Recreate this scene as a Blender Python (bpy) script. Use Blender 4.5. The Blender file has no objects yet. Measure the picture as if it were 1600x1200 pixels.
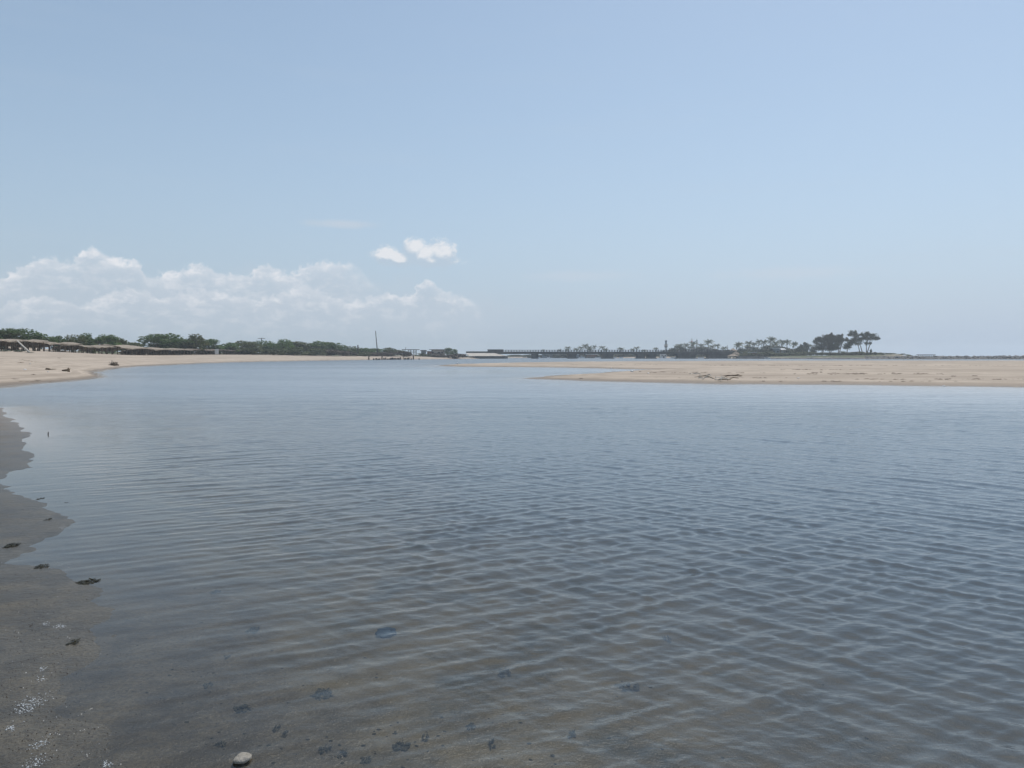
import bpy, math, random
import numpy as np
from mathutils import Vector

S = bpy.context.scene
COL = S.collection
R = math.radians

# ------------------------------------------------------------------ camera
F = 1256.0                      # focal length in pixels of a 1600 px wide frame
EYE = 1.7
PITCH = math.atan((600 - 556) / F)
cam_data = bpy.data.cameras.new("camera")
cam_data.sensor_width = 36.0
cam_data.lens = 36.0 * F / 1600.0
cam_data.clip_start = 0.05
cam_data.clip_end = 20000.0
cam = bpy.data.objects.new("camera", cam_data)
cam.location = (0, 0, EYE)
cam.rotation_euler = (math.pi / 2 - PITCH, 0, 0)
COL.objects.link(cam)
S.camera = cam

# ------------------------------------------------------------------ exposure
S.view_settings.view_transform = 'Standard'
S.view_settings.look = 'None'
S.view_settings.exposure = 0.0
S.view_settings.gamma = 1.0
S.view_settings.use_curve_mapping = False

# ------------------------------------------------------------------ sun and sky
SUN_EL, SUN_AZ = R(62), R(32)          # azimuth clockwise from +Y, so ahead and a little right
sun_data = bpy.data.lights.new("sun", 'SUN')
sun_data.energy = 3.0
sun_data.angle = R(0.6)
sun_data.color = (1.0, 0.95, 0.87)
sun = bpy.data.objects.new("sun", sun_data)
sun_dir = Vector((math.sin(SUN_AZ) * math.cos(SUN_EL), math.cos(SUN_AZ) * math.cos(SUN_EL), math.sin(SUN_EL)))
sun.rotation_euler = sun_dir.to_track_quat('Z', 'Y').to_euler()
sun.location = (40, 60, 120)
COL.objects.link(sun)

world = bpy.data.worlds.new("World")
S.world = world
world.use_nodes = True
wt = world.node_tree
wt.nodes.clear()


def N(tree, kind, **kw):
    n = tree.nodes.new(kind)
    for k, v in kw.items():
        setattr(n, k, v)
    return n


def setv(tree, sock, v):
    if isinstance(v, bpy.types.NodeSocket):
        tree.links.new(v, sock)
    elif v is not None:
        sock.default_value = v


def math_(tree, op, a, b=None, c=None, clamp=False):
    n = N(tree, 'ShaderNodeMath', operation=op, use_clamp=clamp)
    setv(tree, n.inputs[0], a); setv(tree, n.inputs[1], b); setv(tree, n.inputs[2], c)
    return n.outputs[0]


def vmath(tree, op, a, b=None, c=None):
    n = N(tree, 'ShaderNodeVectorMath', operation=op)
    setv(tree, n.inputs[0], a); setv(tree, n.inputs[1], b)
    if c is not None:
        setv(tree, n.inputs[2], c)
    return n.outputs['Value'] if op in ('LENGTH', 'DOT_PRODUCT', 'DISTANCE') else n.outputs[0]


def maprange(tree, v, a, b, c=0.0, d=1.0, smooth=True):
    n = N(tree, 'ShaderNodeMapRange', interpolation_type='SMOOTHSTEP' if smooth else 'LINEAR')
    for i, x in enumerate((v, a, b, c, d)):
        setv(tree, n.inputs[i], x)
    return n.outputs[0]


def mixc(tree, f, a, b):
    n = N(tree, 'ShaderNodeMix', data_type='RGBA')
    setv(tree, n.inputs[0], f); setv(tree, n.inputs[6], a); setv(tree, n.inputs[7], b)
    return n.outputs[2]


def noise(tree, vec, scale, detail=3.0, rough=0.5, dist=0.0):
    n = N(tree, 'ShaderNodeTexNoise')
    if vec is not None:
        setv(tree, n.inputs['Vector'], vec)
    n.inputs['Scale'].default_value = scale
    n.inputs['Detail'].default_value = detail
    n.inputs['Roughness'].default_value = rough
    n.inputs['Distortion'].default_value = dist
    return n.outputs[0]


def mixs(tree, f, a, b):
    n = N(tree, 'ShaderNodeMixShader')
    setv(tree, n.inputs[0], f); setv(tree, n.inputs[1], a); setv(tree, n.inputs[2], b)
    return n.outputs[0]


def build_sky():
    t = wt
    sky = N(t, 'ShaderNodeTexSky', sky_type='NISHITA', sun_disc=False)
    sky.sun_elevation = SUN_EL
    sky.sun_rotation = SUN_AZ
    sky.altitude = 0
    sky.air_density = 1.0
    sky.dust_density = 1.0
    sky.ozone_density = 1.0
    tc = N(t, 'ShaderNodeTexCoord')
    sep = N(t, 'ShaderNodeSeparateXYZ')
    t.links.new(tc.outputs['Generated'], sep.inputs[0])
    # cloud plane coordinates: azimuth and elevation in degrees
    az = math_(t, 'MULTIPLY', math_(t, 'ARCTAN2', sep.outputs[0], sep.outputs[1]), 57.29578)
    el = math_(t, 'MULTIPLY', math_(t, 'ARCSINE', sep.outputs[2]), 57.29578)
    cmb = N(t, 'ShaderNodeCombineXYZ')
    t.links.new(az, cmb.inputs[0]); t.links.new(el, cmb.inputs[1])
    p0 = cmb.outputs[0]

    def angle(px, py):
        u = (px - 800) / F
        v = (556 - py) / F
        return math.degrees(math.atan(u)), math.degrees(math.atan(v / math.hypot(1, u)))

    crisp = [(604, 401, 20, 13), (626, 406, 26, 10), (649, 391, 16, 16), (662, 400, 30, 15), (689, 398, 20, 19), (676, 408, 38, 9)]
    soft = [(110, 478, 200, 46), (300, 488, 230, 46), (480, 484, 190, 52), (660, 494, 130, 32), (538, 352, 50, 6)]

    def base(p, blobs, grow):
        acc = None
        for (px, py, rx, ry) in blobs:
            a, e = angle(px, py)
            k = math.degrees(1 / F) * grow
            inv = (1 / (rx * k), 1 / (ry * k), 0)
            d = vmath(t, 'MULTIPLY_ADD', p, inv, (-a * inv[0], -e * inv[1], 0))
            l = vmath(t, 'LENGTH', d)
            acc = l if acc is None else math_(t, 'SMOOTH_MIN', acc, l, 0.15)
        return math_(t, 'SUBTRACT', 1.0, acc)

    def rough_(p, v, amp, scale, detail, fine=0.0):
        nz = noise(t, p, scale, detail, 0.55, 0.15)
        v = math_(t, 'MULTIPLY_ADD', math_(t, 'SUBTRACT', nz, 0.5), amp, v)
        if fine:
            nz2 = noise(t, vmath(t, 'MULTIPLY', p, (1.0, 1.5, 1.0)), scale * 3.0, 3.0, 0.55)
            v = math_(t, 'MULTIPLY_ADD', math_(t, 'SUBTRACT', nz2, 0.5), fine, v)
        return v

    p1 = vmath(t, 'ADD', p0, (0.16, 0.55, 0))
    b0, b1, bs = base(p0, crisp, 1.08), base(p1, crisp, 1.08), base(p0, soft, 1.15)
    d0 = rough_(p0, b0, 1.1, 1.1, 5.0, 0.8)
    l0, l1 = rough_(p0, b0, 0.85, 1.1, 3.0, 0.35), rough_(p1, b1, 0.85, 1.1, 3.0, 0.35)
    s0 = rough_(p0, bs, 1.2, 0.6, 4.0, 0.3)
    lit = maprange(t, math_(t, 'SUBTRACT', l0, l1), -0.15, 0.60)
    ac = math_(t, 'MULTIPLY', maprange(t, d0, -0.30, 0.30), math_(t, 'MULTIPLY_ADD', lit, 0.46, 0.36))
    asoft = math_(t, 'MULTIPLY', maprange(t, s0, -0.25, 0.60), 0.45)

    # banks of cumulus: a bulging top line over azimuth, bright at the rim, thinning into the haze below
    w1 = math_(t, 'SUBTRACT', noise(t, p0, 0.75, 5.0, 0.55), 0.5)
    w2 = math_(t, 'SUBTRACT', noise(t, vmath(t, 'ADD', p0, (31, 7, 0)), 2.4, 4.0, 0.55), 0.5)
    w3 = noise(t, vmath(t, 'MULTIPLY', p0, (0.8, 1.7, 1.0)), 0.95, 5.0, 0.6, 0.3)

    def bank(pts, gain, fade, sh_in, seed, e0, e1):
        fc = N(t, 'ShaderNodeFloatCurve')
        cu = fc.mapping.curves[0]
        P = []
        for (px, py) in pts:
            a, e = angle(px, py)
            P.append(((a + 36) / 40, max(e, 0) / 10))
        cu.points[0].location = P[0]; cu.points[1].location = P[-1]
        for q in P[1:-1]:
            cu.points.new(*q)
        fc.mapping.update()
        a_in = math_(t, 'MULTIPLY_ADD', math_(t, 'MULTIPLY_ADD', w2, 0.9, az), 1 / 40, 36 / 40)
        t.links.new(a_in, fc.inputs['Value'])
        top = math_(t, 'MULTIPLY', fc.outputs[0], 10.0)
        h = math_(t, 'SUBTRACT', top, el)
        h = math_(t, 'MULTIPLY_ADD', w1, 1.5, h)
        h = math_(t, 'MULTIPLY_ADD', w2, 0.85, h)
        rim = math_(t, 'EXPONENT', math_(t, 'MULTIPLY', math_(t, 'MAXIMUM', h, 0.0), -1 / fade))
        puff = maprange(t, math_(t, 'MULTIPLY_ADD', w1, seed, w3), 0.42, 0.68)
        lit_ = math_(t, 'ADD', math_(t, 'MULTIPLY', rim, 0.75), math_(t, 'MULTIPLY', puff, 0.30), clamp=True)
        body = math_(t, 'MULTIPLY_ADD', rim, 0.72, math_(t, 'MULTIPLY_ADD', puff, 0.32, 0.24))
        al = math_(t, 'MULTIPLY', maprange(t, h, -0.02, 0.42), math_(t, 'MULTIPLY', body, gain))
        al = math_(t, 'MULTIPLY', al, maprange(t, el, 0.0, 2.8))
        al = math_(t, 'MULTIPLY', al, maprange(t, math_(t, 'MULTIPLY_ADD', w1, 5.0, az), angle(e0, 500)[0], angle(e1, 500)[0], 1.0, 0.0))
        b = N(t, 'ShaderNodeBackground')
        t.links.new(mixc(t, lit_, (0.50, 0.575, 0.67, 1), (0.95, 0.94, 0.96, 1)), b.inputs[0])
        return mixs(t, al, sh_in, b.outputs[0])
    # faint streaks of cirrus, wide and flat
    cir = noise(t, vmath(t, 'MULTIPLY', p0, (0.05, 0.5, 1)), 1.0, 4.0, 0.55)
    acir = math_(t, 'MULTIPLY', maprange(t, cir, 0.50, 0.80), maprange(t, el, 3, 9, 0.22, 0.08))
    bg_sky = N(t, 'ShaderNodeBackground')
    hsv = N(t, 'ShaderNodeHueSaturation')
    hsv.inputs['Saturation'].default_value = 0.93
    hsv.inputs['Hue'].default_value = 0.49
    t.links.new(sky.outputs[0], hsv.inputs['Color'])
    t.links.new(hsv.outputs[0], bg_sky.inputs[0])
    bg_sky.inputs[1].default_value = SKY_STRENGTH
    bg_soft = N(t, 'ShaderNodeBackground')
    bg_soft.inputs[0].default_value = (0.535, 0.61, 0.70, 1)
    bg_soft.inputs[1].default_value = 1.0
    bg_c = N(t, 'ShaderNodeBackground')
    t.links.new(mixc(t, lit, (0.50, 0.57, 0.66, 1), (0.88, 0.875, 0.89, 1)), bg_c.inputs[0])
    bg_c.inputs[1].default_value = 1.0
    # humid air thickening towards the horizon, brighter on the sun's side
    bg_h = N(t, 'ShaderNodeBackground')
    t.links.new(mixc(t, maprange(t, az, -35, 35), (0.395, 0.505, 0.65, 1), (0.44, 0.56, 0.735, 1)), bg_h.inputs[0])
    bg_h.inputs[1].default_value = 1.0
    veil = math_(t, 'EXPONENT', math_(t, 'MULTIPLY', math_(t, 'MAXIMUM', el, 0.0), -1 / 14.0))
    sh = mixs(t, math_(t, 'MULTIPLY', veil, 0.97), bg_sky.outputs[0], bg_h.outputs[0])
    sh = mixs(t, acir, sh, bg_soft.outputs[0])
    sh = mixs(t, asoft, sh, bg_soft.outputs[0])
    sh = bank([(-70, 470), (-20, 452), (10, 434), (40, 416), (75, 402), (105, 404), (130, 394), (150, 388), (168, 396), (190, 404), (218, 406), (232, 428), (262, 424),
               (295, 416), (328, 414), (352, 428), (392, 424), (415, 411), (438, 424), (480, 412), (502, 406), (530, 408), (556, 416), (580, 434), (606, 452), (640, 470), (780, 500)],
              1.0, 0.75, sh, 0.5, 530, 600)
    sh = bank([(-70, 500), (0, 478), (60, 462), (120, 470), (200, 450), (260, 462), (330, 452), (400, 466), (470, 450), (545, 468), (585, 462), (606, 456), (632, 458), (652, 446), (666, 436), (684, 448), (705, 456),
               (728, 462), (748, 474), (765, 486), (800, 500)], 0.95, 0.6, sh, -0.6, 705, 765)
    sh = mixs(t, ac, sh, bg_c.outputs[0])
    wisp = math_(t, 'MULTIPLY', maprange(t, rough_(p0, base(p0, [(538, 351, 70, 9), (900, 432, 120, 12), (1230, 428, 150, 14)], 1.0), 0.9, 0.8, 4.0), 0.0, 0.9), 0.34)
    bg_w = N(t, 'ShaderNodeBackground'); bg_w.inputs[0].default_value = (0.62, 0.675, 0.76, 1)
    sh = mixs(t, wisp, sh, bg_w.outputs[0])
    out = N(t, 'ShaderNodeOutputWorld')
    t.links.new(sh, out.inputs[0])


SKY_STRENGTH = 0.122
build_sky()

# ------------------------------------------------------------------ geometry of the view
CP, SP = math.cos(PITCH), math.sin(PITCH)


def ray(px, py):
    u, v = (px - 800) / F, (600 - py) / F
    return u, CP + v * SP, -SP + v * CP


def gp(px, py, z=0.0):
    """ground point seen at a photo position, on the level z"""
    x, y, dz = ray(px, py)
    k = (z - EYE) / dz
    return x * k, y * k


def at(px, D):
    """plan position at distance D along the bearing of photo column px"""
    return (px - 800) / F * D, D


def zt(py, D):
    """height seen at row py at distance D"""
    _, y, dz = ray(800, py)
    return EYE + dz / y * D


def px2m(n, D):
    return n * D / F


# ------------------------------------------------------------------ value noise and distances (numpy)
def _hash(ix, iy, seed):
    h = (ix.astype(np.int64) * 374761393 + iy.astype(np.int64) * 668265263 + seed * 974711) & 0x7fffffff
    h = ((h ^ (h >> 13)) * 1274126177) & 0x7fffffff
    h = h ^ (h >> 16)
    return (h & 0xffff) / 65535.0


def vnoise(x, y, seed=0):
    ix, iy = np.floor(x), np.floor(y)
    fx, fy = x - ix, y - iy
    fx = fx * fx * (3 - 2 * fx); fy = fy * fy * (3 - 2 * fy)
    a = _hash(ix, iy, seed); b = _hash(ix + 1, iy, seed)
    c = _hash(ix, iy + 1, seed); d = _hash(ix + 1, iy + 1, seed)
    return (a * (1 - fx) + b * fx) * (1 - fy) + (c * (1 - fx) + d * fx) * fy


def fbm(x, y, seed=0, octaves=4):
    s, a, t = 0, 0.5, 0
    for i in range(octaves):
        s = s + a * vnoise(x * 2 ** i + 13.7 * i, y * 2 ** i - 7.1 * i, seed + i); t += a; a *= 0.5
    return s / t - 0.5


def sdf(x, y, poly):
    """signed distance, positive inside"""
    d2 = np.full(x.shape, 1e18)
    ins = np.zeros(x.shape, bool)
    n = len(poly)
    for i in range(n):
        ax, ay = poly[i]; bx, by = poly[(i + 1) % n]
        ex, ey = bx - ax, by - ay
        L = ex * ex + ey * ey + 1e-12
        k = np.clip(((x - ax) * ex + (y - ay) * ey) / L, 0, 1)
        d2 = np.minimum(d2, (x - ax - k * ex) ** 2 + (y - ay - k * ey) ** 2)
        c = (ay > y) != (by > y)
        if ey != 0:
            ins ^= c & (x < ex * (y - ay) / ey + ax)
    return np.where(ins, 1, -1) * np.sqrt(d2)


def smooth(a, b, v):
    k = np.clip((v - a) / (b - a), 0, 1)
    return k * k * (3 - 2 * k)


# shorelines
left_shore = [(40, -14), (8, -5), (1.5, -1.6), (-0.9, 0.2), (-1.55, 1.8)]
left_shore += [gp(*p) for p in [(172, 1200), (196, 1110), (158, 1030), (138, 965), (108, 925), (66, 890), (54, 862), (68, 820), (40, 795),
                                (22, 765), (44, 712), (34, 680), (18, 655), (0, 637)]]
left_shore += [at(-60, 21), at(-110, 26), at(-130, 34), at(-80, 40), gp(0, 605), gp(40, 600), gp(90, 596.5), gp(135, 592), gp(155, 588.6), gp(146, 584.5),
               gp(152, 579), gp(178, 575), gp(205, 572), gp(260, 569), gp(330, 566.6), gp(400, 565), gp(500, 563.2), gp(600, 561.9), gp(680, 561.3),
               at(735, 470), at(752, 486), at(790, 488), at(792, 500), at(770, 520), at(760, 640), at(740, 900), at(700, 4500)]
left_poly = left_shore + [(-6000, 4500), (-6000, -3000), (400, -3000), (400, -40)]
far_poly = [at(680, 4500), at(700, 800), at(780, 660), at(900, 640), at(1050, 620), at(1110, 560), at(1150, 500), at(1180, 470), at(1250, 440),
            at(1400, 405), at(1600, 395), at(2000, 390), at(2500, 390), at(2500, 404), at(2000, 404), at(1600, 409), at(1490, 418),
            at(1450, 430), at(1436, 470), at(1428, 600), at(1400, 900), at(1330, 1500), at(1200, 4500)]
bar_poly = [gp(*p) for p in [(822, 591), (860, 593), (900, 594.3), (1000, 597), (1100, 598.8), (1200, 600.2), (1400, 602.4), (1600, 605),
                             (1800, 607.5)]]
bar_poly += [at(2400, 44), at(3200, 60), at(3000, 260), at(2200, 250), at(1600, 236), at(1200, 222), at(1000, 210), at(880, 196), at(800, 184),
             at(740, 166)]
bar_poly += [gp(*p) for p in [(684, 570.6), (690, 571.9), (720, 572.9), (760, 573.2), (800, 573.4), (860, 574), (915, 575), (960, 576.2), (1000, 577.3),
                              (1060, 577.7), (1010, 578.8), (985, 579.4), (950, 581.5), (900, 585.2), (862, 587.6)]]


def height(x, y):
    x = np.asarray(x, float); y = np.asarray(y, float)
    r = np.hypot(x, y)
    near = 1 - smooth(14, 45, r)
    # the shores wander a little
    wob = fbm(x * 0.9, y * 0.9, 3, 2) * 0.42 * near + fbm(x * 0.12, y * 0.12, 9, 3) * 3.0 * (1 - near) * smooth(30, 90, r)
    dl = sdf(x, y, left_poly) + wob * 0.8
    df = sdf(x, y, far_poly) + wob * 0.6
    db = sdf(x, y, bar_poly) + fbm(x * 0.25, y * 0.25, 5, 3) * 2.2
    # left beach
    berm = 2.25 - 0.55 * smooth(330, 420, y)
    h1 = np.where(dl > 0, berm * (1 - np.exp(-np.maximum(dl, 0) / 11.0)), np.maximum(dl * 0.06, -1.8))
    hn = np.where(dl > 0, 0.022 * np.minimum(dl, 12) + 0.9 * smooth(8, 60, dl), np.where(dl > -2.5, dl * 0.034, np.maximum(-0.085 + (dl + 2.5) * 0.060, -1.8)))
    mid = 1 - smooth(40, 85, r)
    h1m = np.where(dl > 0, 2.25 * smooth(-6, 110, dl) - 2.25 * smooth(-6, 110, np.zeros(1)) + 0.25 * (1 - np.exp(-np.maximum(dl, 0) / 5)), np.maximum(dl * 0.05, -1.8))
    hl = h1 * (1 - mid) + h1m * mid
    hl = hl * (1 - near) + hn * near
    tx, ty = at(-25, 150)
    hl = hl + 0.7 * np.exp(-((x - tx) ** 2 + (y - ty) ** 2) / 30 ** 2)
    hl = hl + np.where(dl > 30, 1.4 * smooth(30, 60, dl) * (fbm(x * 0.02, y * 0.02, 21, 3) + 0.4), 0)
    # a bare sand ridge behind the shelters
    hl = hl + np.where(dl > 20, 1, 0) * 1.5 * smooth(33, 52, dl) * smooth(110, 140, y) * (1 - smooth(200, 235, y))
    # the sandbar
    hb = np.where(db > 0, 0.44 * (1 - np.exp(-np.maximum(db, 0) / 6.5)) + 0.08 * smooth(6, 30, db), np.maximum(db * 0.05, -1.8))
    hb = hb + np.where(db > 2, 1, 0) * smooth(2, 12, db) * 0.10 * fbm(x * 0.09, y * 0.09, 31, 3)
    # far bank and jetty core
    hf = np.where(df > 0, 1.0 * (1 - np.exp(-np.maximum(df, 0) / 2.5)) + 0.9 * smooth(8, 40, df), np.maximum(df * 0.15, -1.8))
    cx, cy = at(1395, 470)
    hf = hf + np.where(df > 0, 1, 0) * smooth(3, 14, df) * 1.7 * np.exp(-((x - cx) / 15) ** 2 - ((y - cy) / 40) ** 2)
    h = np.maximum(np.maximum(hl, hb), hf)
    g = fbm(x * 3.1, y * 3.1, 41, 4)
    h = h + near * 0.020 * fbm(x * 1.3, y * 1.3, 47, 2) + (1 - smooth(4, 13, r)) * 0.012 * g
    h = h + (1 - near) * np.where(h > 0.1, 0.10, 0.02) * fbm(x * 0.35, y * 0.35, 51, 4)
    return h


def H(x, y):
    return float(height(np.array([x]), np.array([y]))[0])


# ------------------------------------------------------------------ mesh helpers
def np_mesh(name, verts, quads, attrs=None, smooth_=True):
    me = bpy.data.meshes.new(name)
    nv, nf = len(verts), len(quads)
    k = quads.shape[1]
    me.vertices.add(nv)
    me.vertices.foreach_set('co', np.asarray(verts, np.float32).ravel())
    me.loops.add(nf * k)
    me.loops.foreach_set('vertex_index', np.asarray(quads, np.int32).ravel())
    me.polygons.add(nf)
    me.polygons.foreach_set('loop_start', np.arange(0, nf * k, k, dtype=np.int32))
    me.polygons.foreach_set('loop_total', np.full(nf, k, np.int32))
    me.polygons.foreach_set('use_smooth', np.full(nf, smooth_, bool))
    for an, arr in (attrs or {}).items():
        a = me.attributes.new(an, 'FLOAT', 'POINT')
        a.data.foreach_set('value', np.asarray(arr, np.float32))
    me.update(calc_edges=True)
    me.validate()
    return me


def link(name, me, mat=None, parent=None, loc=(0, 0, 0)):
    o = bpy.data.objects.new(name, me)
    if mat is not None and me is not None and not me.materials:
        me.materials.append(mat)
    o.location = loc
    if parent is not None:
        o.parent = parent
    COL.objects.link(o)
    return o


def tag(o, label=None, cat=None, group=None, kind=None):
    if label: o['label'] = label
    if cat: o['category'] = cat
    if group: o['group'] = group
    if kind: o['kind'] = kind
    return o


def empty(name, loc, rz=0.0):
    o = bpy.data.objects.new(name, None)
    o.empty_display_size = 0.2
    o.location = loc
    o.rotation_euler = (0, 0, rz)
    COL.objects.link(o)
    return o


class MB:
    """collects simple shapes and links them as one mesh"""
    def __init__(self):
        self.v, self.f = [], []

    def add(self, vs, fs):
        b = len(self.v)
        self.v += [tuple(p) for p in vs]
        self.f += [tuple(i + b for i in f) for f in fs]

    def box(self, x0, x1, y0, y1, z0, z1):
        vs = [(x, y, z) for z in (z0, z1) for y in (y0, y1) for x in (x0, x1)]
        self.add(vs, [(0, 2, 3, 1), (4, 5, 7, 6), (0, 1, 5, 4), (2, 6, 7, 3), (0, 4, 6, 2), (1, 3, 7, 5)])

    def hexa(self, vs):
        self.add(vs, [(0, 2, 3, 1), (4, 5, 7, 6), (0, 1, 5, 4), (2, 6, 7, 3), (0, 4, 6, 2), (1, 3, 7, 5)])

    def tube(self, pts, rad, n=7, cap=True):
        pts = [Vector(p) for p in pts]
        if not isinstance(rad, (list, tuple)):
            rad = [rad] * len(pts)
        vs = []
        for i, p in enumerate(pts):
            d = (pts[min(i + 1, len(pts) - 1)] - pts[max(i - 1, 0)]).normalized()
            a = Vector((0, 0, 1)) if abs(d.z) < 0.9 else Vector((1, 0, 0))
            s = d.cross(a).normalized(); t = d.cross(s).normalized()
            for k in range(n):
                w = 2 * math.pi * k / n
                vs.append(p + (s * math.cos(w) + t * math.sin(w)) * rad[i])
        fs = []
        for i in range(len(pts) - 1):
            for k in range(n):
                fs.append((i * n + k, i * n + (k + 1) % n, (i + 1) * n + (k + 1) % n, (i + 1) * n + k))
        if cap:
            fs.append(tuple(range(n - 1, -1, -1)))
            fs.append(tuple((len(pts) - 1) * n + k for k in range(n)))
        self.add(vs, fs)

    def mesh(self, name, smooth_=False):
        me = bpy.data.meshes.new(name)
        me.from_pydata(self.v, [], self.f)
        if smooth_:
            me.polygons.foreach_set('use_smooth', [True] * len(me.polygons))
        me.update()
        return me

    def build(self, name, mat, parent=None, smooth_=False, loc=(0, 0, 0)):
        return link(name, self.mesh(name, smooth_), mat, parent, loc)


# ------------------------------------------------------------------ materials
MATS = {}


def mat(name, c1, c2=None, scale=4.0, rough=0.85, bump=0.0, bump_scale=None, spec=0.3, detail=4.0, stretch=None, translucent=0.0):
    if name in MATS:
        return MATS[name]
    m = bpy.data.materials.new(name)
    m.use_nodes = True
    t = m.node_tree
    b = t.nodes['Principled BSDF']
    out = t.nodes['Material Output']
    b.inputs['Roughness'].default_value = rough
    b.inputs['Specular IOR Level'].default_value = spec
    tc = N(t, 'ShaderNodeTexCoord')
    info = N(t, 'ShaderNodeObjectInfo')
    vec = tc.outputs['Object']
    if stretch:
        vec = vmath(t, 'MULTIPLY', vec, stretch)
    c1 = tuple(c1) + (1,)
    c2 = tuple(c2) + (1,) if c2 else tuple(min(1, x * 1.5) for x in c1[:3]) + (1,)
    nz = noise(t, vec, scale, detail, 0.6)
    f = maprange(t, nz, 0.3, 0.7)
    colr = mixc(t, f, c1, c2)
    hsv = N(t, 'ShaderNodeHueSaturation')
    t.links.new(colr, hsv.inputs['Color'])
    t.links.new(math_(t, 'MULTIPLY_ADD', info.outputs['Random'], 0.3, 0.85), hsv.inputs['Value'])
    colr = hsv.outputs[0]
    t.links.new(colr, b.inputs['Base Color'])
    if bump:
        bn = N(t, 'ShaderNodeBump')
        bn.inputs['Strength'].default_value = bump
        bn.inputs['Distance'].default_value = 0.05
        t.links.new(noise(t, vec, bump_scale or scale * 3, 5.0, 0.6), bn.inputs['Height'])
        t.links.new(bn.outputs[0], b.inputs['Normal'])
    if translucent:
        tr = N(t, 'ShaderNodeBsdfTranslucent')
        t.links.new(colr, tr.inputs[0])
        t.links.new(mixs(t, translucent, b.outputs[0], tr.outputs[0]), out.inputs[0])
    MATS[name] = m
    return m


def terrain_material():
    m = bpy.data.materials.new("ground_sand")
    m.use_nodes = True
    t = m.node_tree
    b = t.nodes['Principled BSDF']
    geo = N(t, 'ShaderNodeNewGeometry')
    pos = geo.outputs['Position']
    sep = N(t, 'ShaderNodeSeparateXYZ')
    t.links.new(pos, sep.inputs[0])
    z = sep.outputs[2]
    cover = N(t, 'ShaderNodeAttribute', attribute_name='cover').outputs['Fac']
    damp = N(t, 'ShaderNodeAttribute', attribute_name='damp').outputs['Fac']
    silt = N(t, 'ShaderNodeAttribute', attribute_name='silt').outputs['Fac']
    n1 = noise(t, pos, 0.35, 5.0, 0.6)
    n2 = noise(t, pos, 2.7, 5.0, 0.65)
    n3 = noise(t, pos, 60.0, 3.0, 0.7)
    n4 = noise(t, vmath(t, 'MULTIPLY', pos, (0.25, 1.0, 1.0)), 0.9, 5.0, 0.6)
    dry = mixc(t, maprange(t, n1, 0.3, 0.7), (0.385, 0.322, 0.255, 1), (0.49, 0.415, 0.335, 1))
    dry = mixc(t, math_(t, 'MULTIPLY', maprange(t, n2, 0.45, 0.75), 0.5), dry, (0.36, 0.28, 0.21, 1))
    dry = mixc(t, math_(t, 'MULTIPLY', maprange(t, n4, 0.55, 0.75), 0.4), dry, (0.30, 0.235, 0.18, 1))
    # old tide lines follow the level of the ground
    tide = N(t, 'ShaderNodeCombineXYZ')
    t.links.new(math_(t, 'MULTIPLY', sep.outputs[0], 0.015), tide.inputs[0]); t.links.new(math_(t, 'MULTIPLY', sep.outputs[1], 0.015), tide.inputs[1])
    t.links.new(math_(t, 'MULTIPLY', z, 9.0), tide.inputs[2])
    band = maprange(t, noise(t, tide.outputs[0], 1.6, 5.0, 0.65), 0.42, 0.62)
    dry = mixc(t, math_(t, 'MULTIPLY', band, 0.55), dry, (0.255, 0.205, 0.16, 1))
    wet = mixc(t, maprange(t, n2, 0.3, 0.7), (0.165, 0.125, 0.085, 1), (0.25, 0.19, 0.13, 1))
    mud = mixc(t, maprange(t, n2, 0.3, 0.7), (0.040, 0.036, 0.026, 1), (0.100, 0.088, 0.062, 1))
    mud = mixc(t, maprange(t, n3, 0.42, 0.7), mud, (0.032, 0.029, 0.023, 1))
    wet = mixc(t, silt, wet, mud)
    bed = mixc(t, maprange(t, n2, 0.3, 0.7), (0.066, 0.056, 0.033, 1), (0.142, 0.120, 0.074, 1))
    wet = mixc(t, math_(t, 'MULTIPLY', maprange(t, z, -0.015, -0.05), silt), wet, bed)
    # algae felt on the bed in irregular mats
    alg = math_(t, 'MULTIPLY', maprange(t, noise(t, pos, 1.6, 7.0, 0.68, 0.6), 0.50, 0.64), maprange(t, z, -0.02, -0.06))
    wet = mixc(t, math_(t, 'MULTIPLY', alg, 0.8), wet, (0.035, 0.036, 0.024, 1))
    colr = mixc(t, damp, dry, wet)
    grass = mixc(t, maprange(t, n2, 0.3, 0.7), (0.045, 0.062, 0.024, 1), (0.105, 0.110, 0.05, 1))
    colr = mixc(t, cover, colr, grass)
    t.links.new(colr, b.inputs['Base Color'])
    film = maprange(t, math_(t, 'ADD', z, math_(t, 'MULTIPLY', math_(t, 'SUBTRACT', n2, 0.5), 0.03)), 0.03, 0.0)
    rgh = math_(t, 'MULTIPLY_ADD', damp, -0.36, 0.92)
    rgh = math_(t, 'MULTIPLY_ADD', film, -0.22, rgh)
    t.links.new(rgh, b.inputs['Roughness'])
    b.inputs['Specular IOR Level'].default_value = 0.35
    bn = N(t, 'ShaderNodeBump')
    bn.inputs['Strength'].default_value = 0.8
    bn.inputs['Distance'].default_value = 0.02
    hgt = math_(t, 'ADD', math_(t, 'MULTIPLY', n3, 0.35), math_(t, 'MULTIPLY', noise(t, pos, 9.0, 5.0, 0.6), 1.0))
    t.links.new(hgt, bn.inputs['Height'])
    t.links.new(bn.outputs[0], b.inputs['Normal'])
    return m


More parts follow.
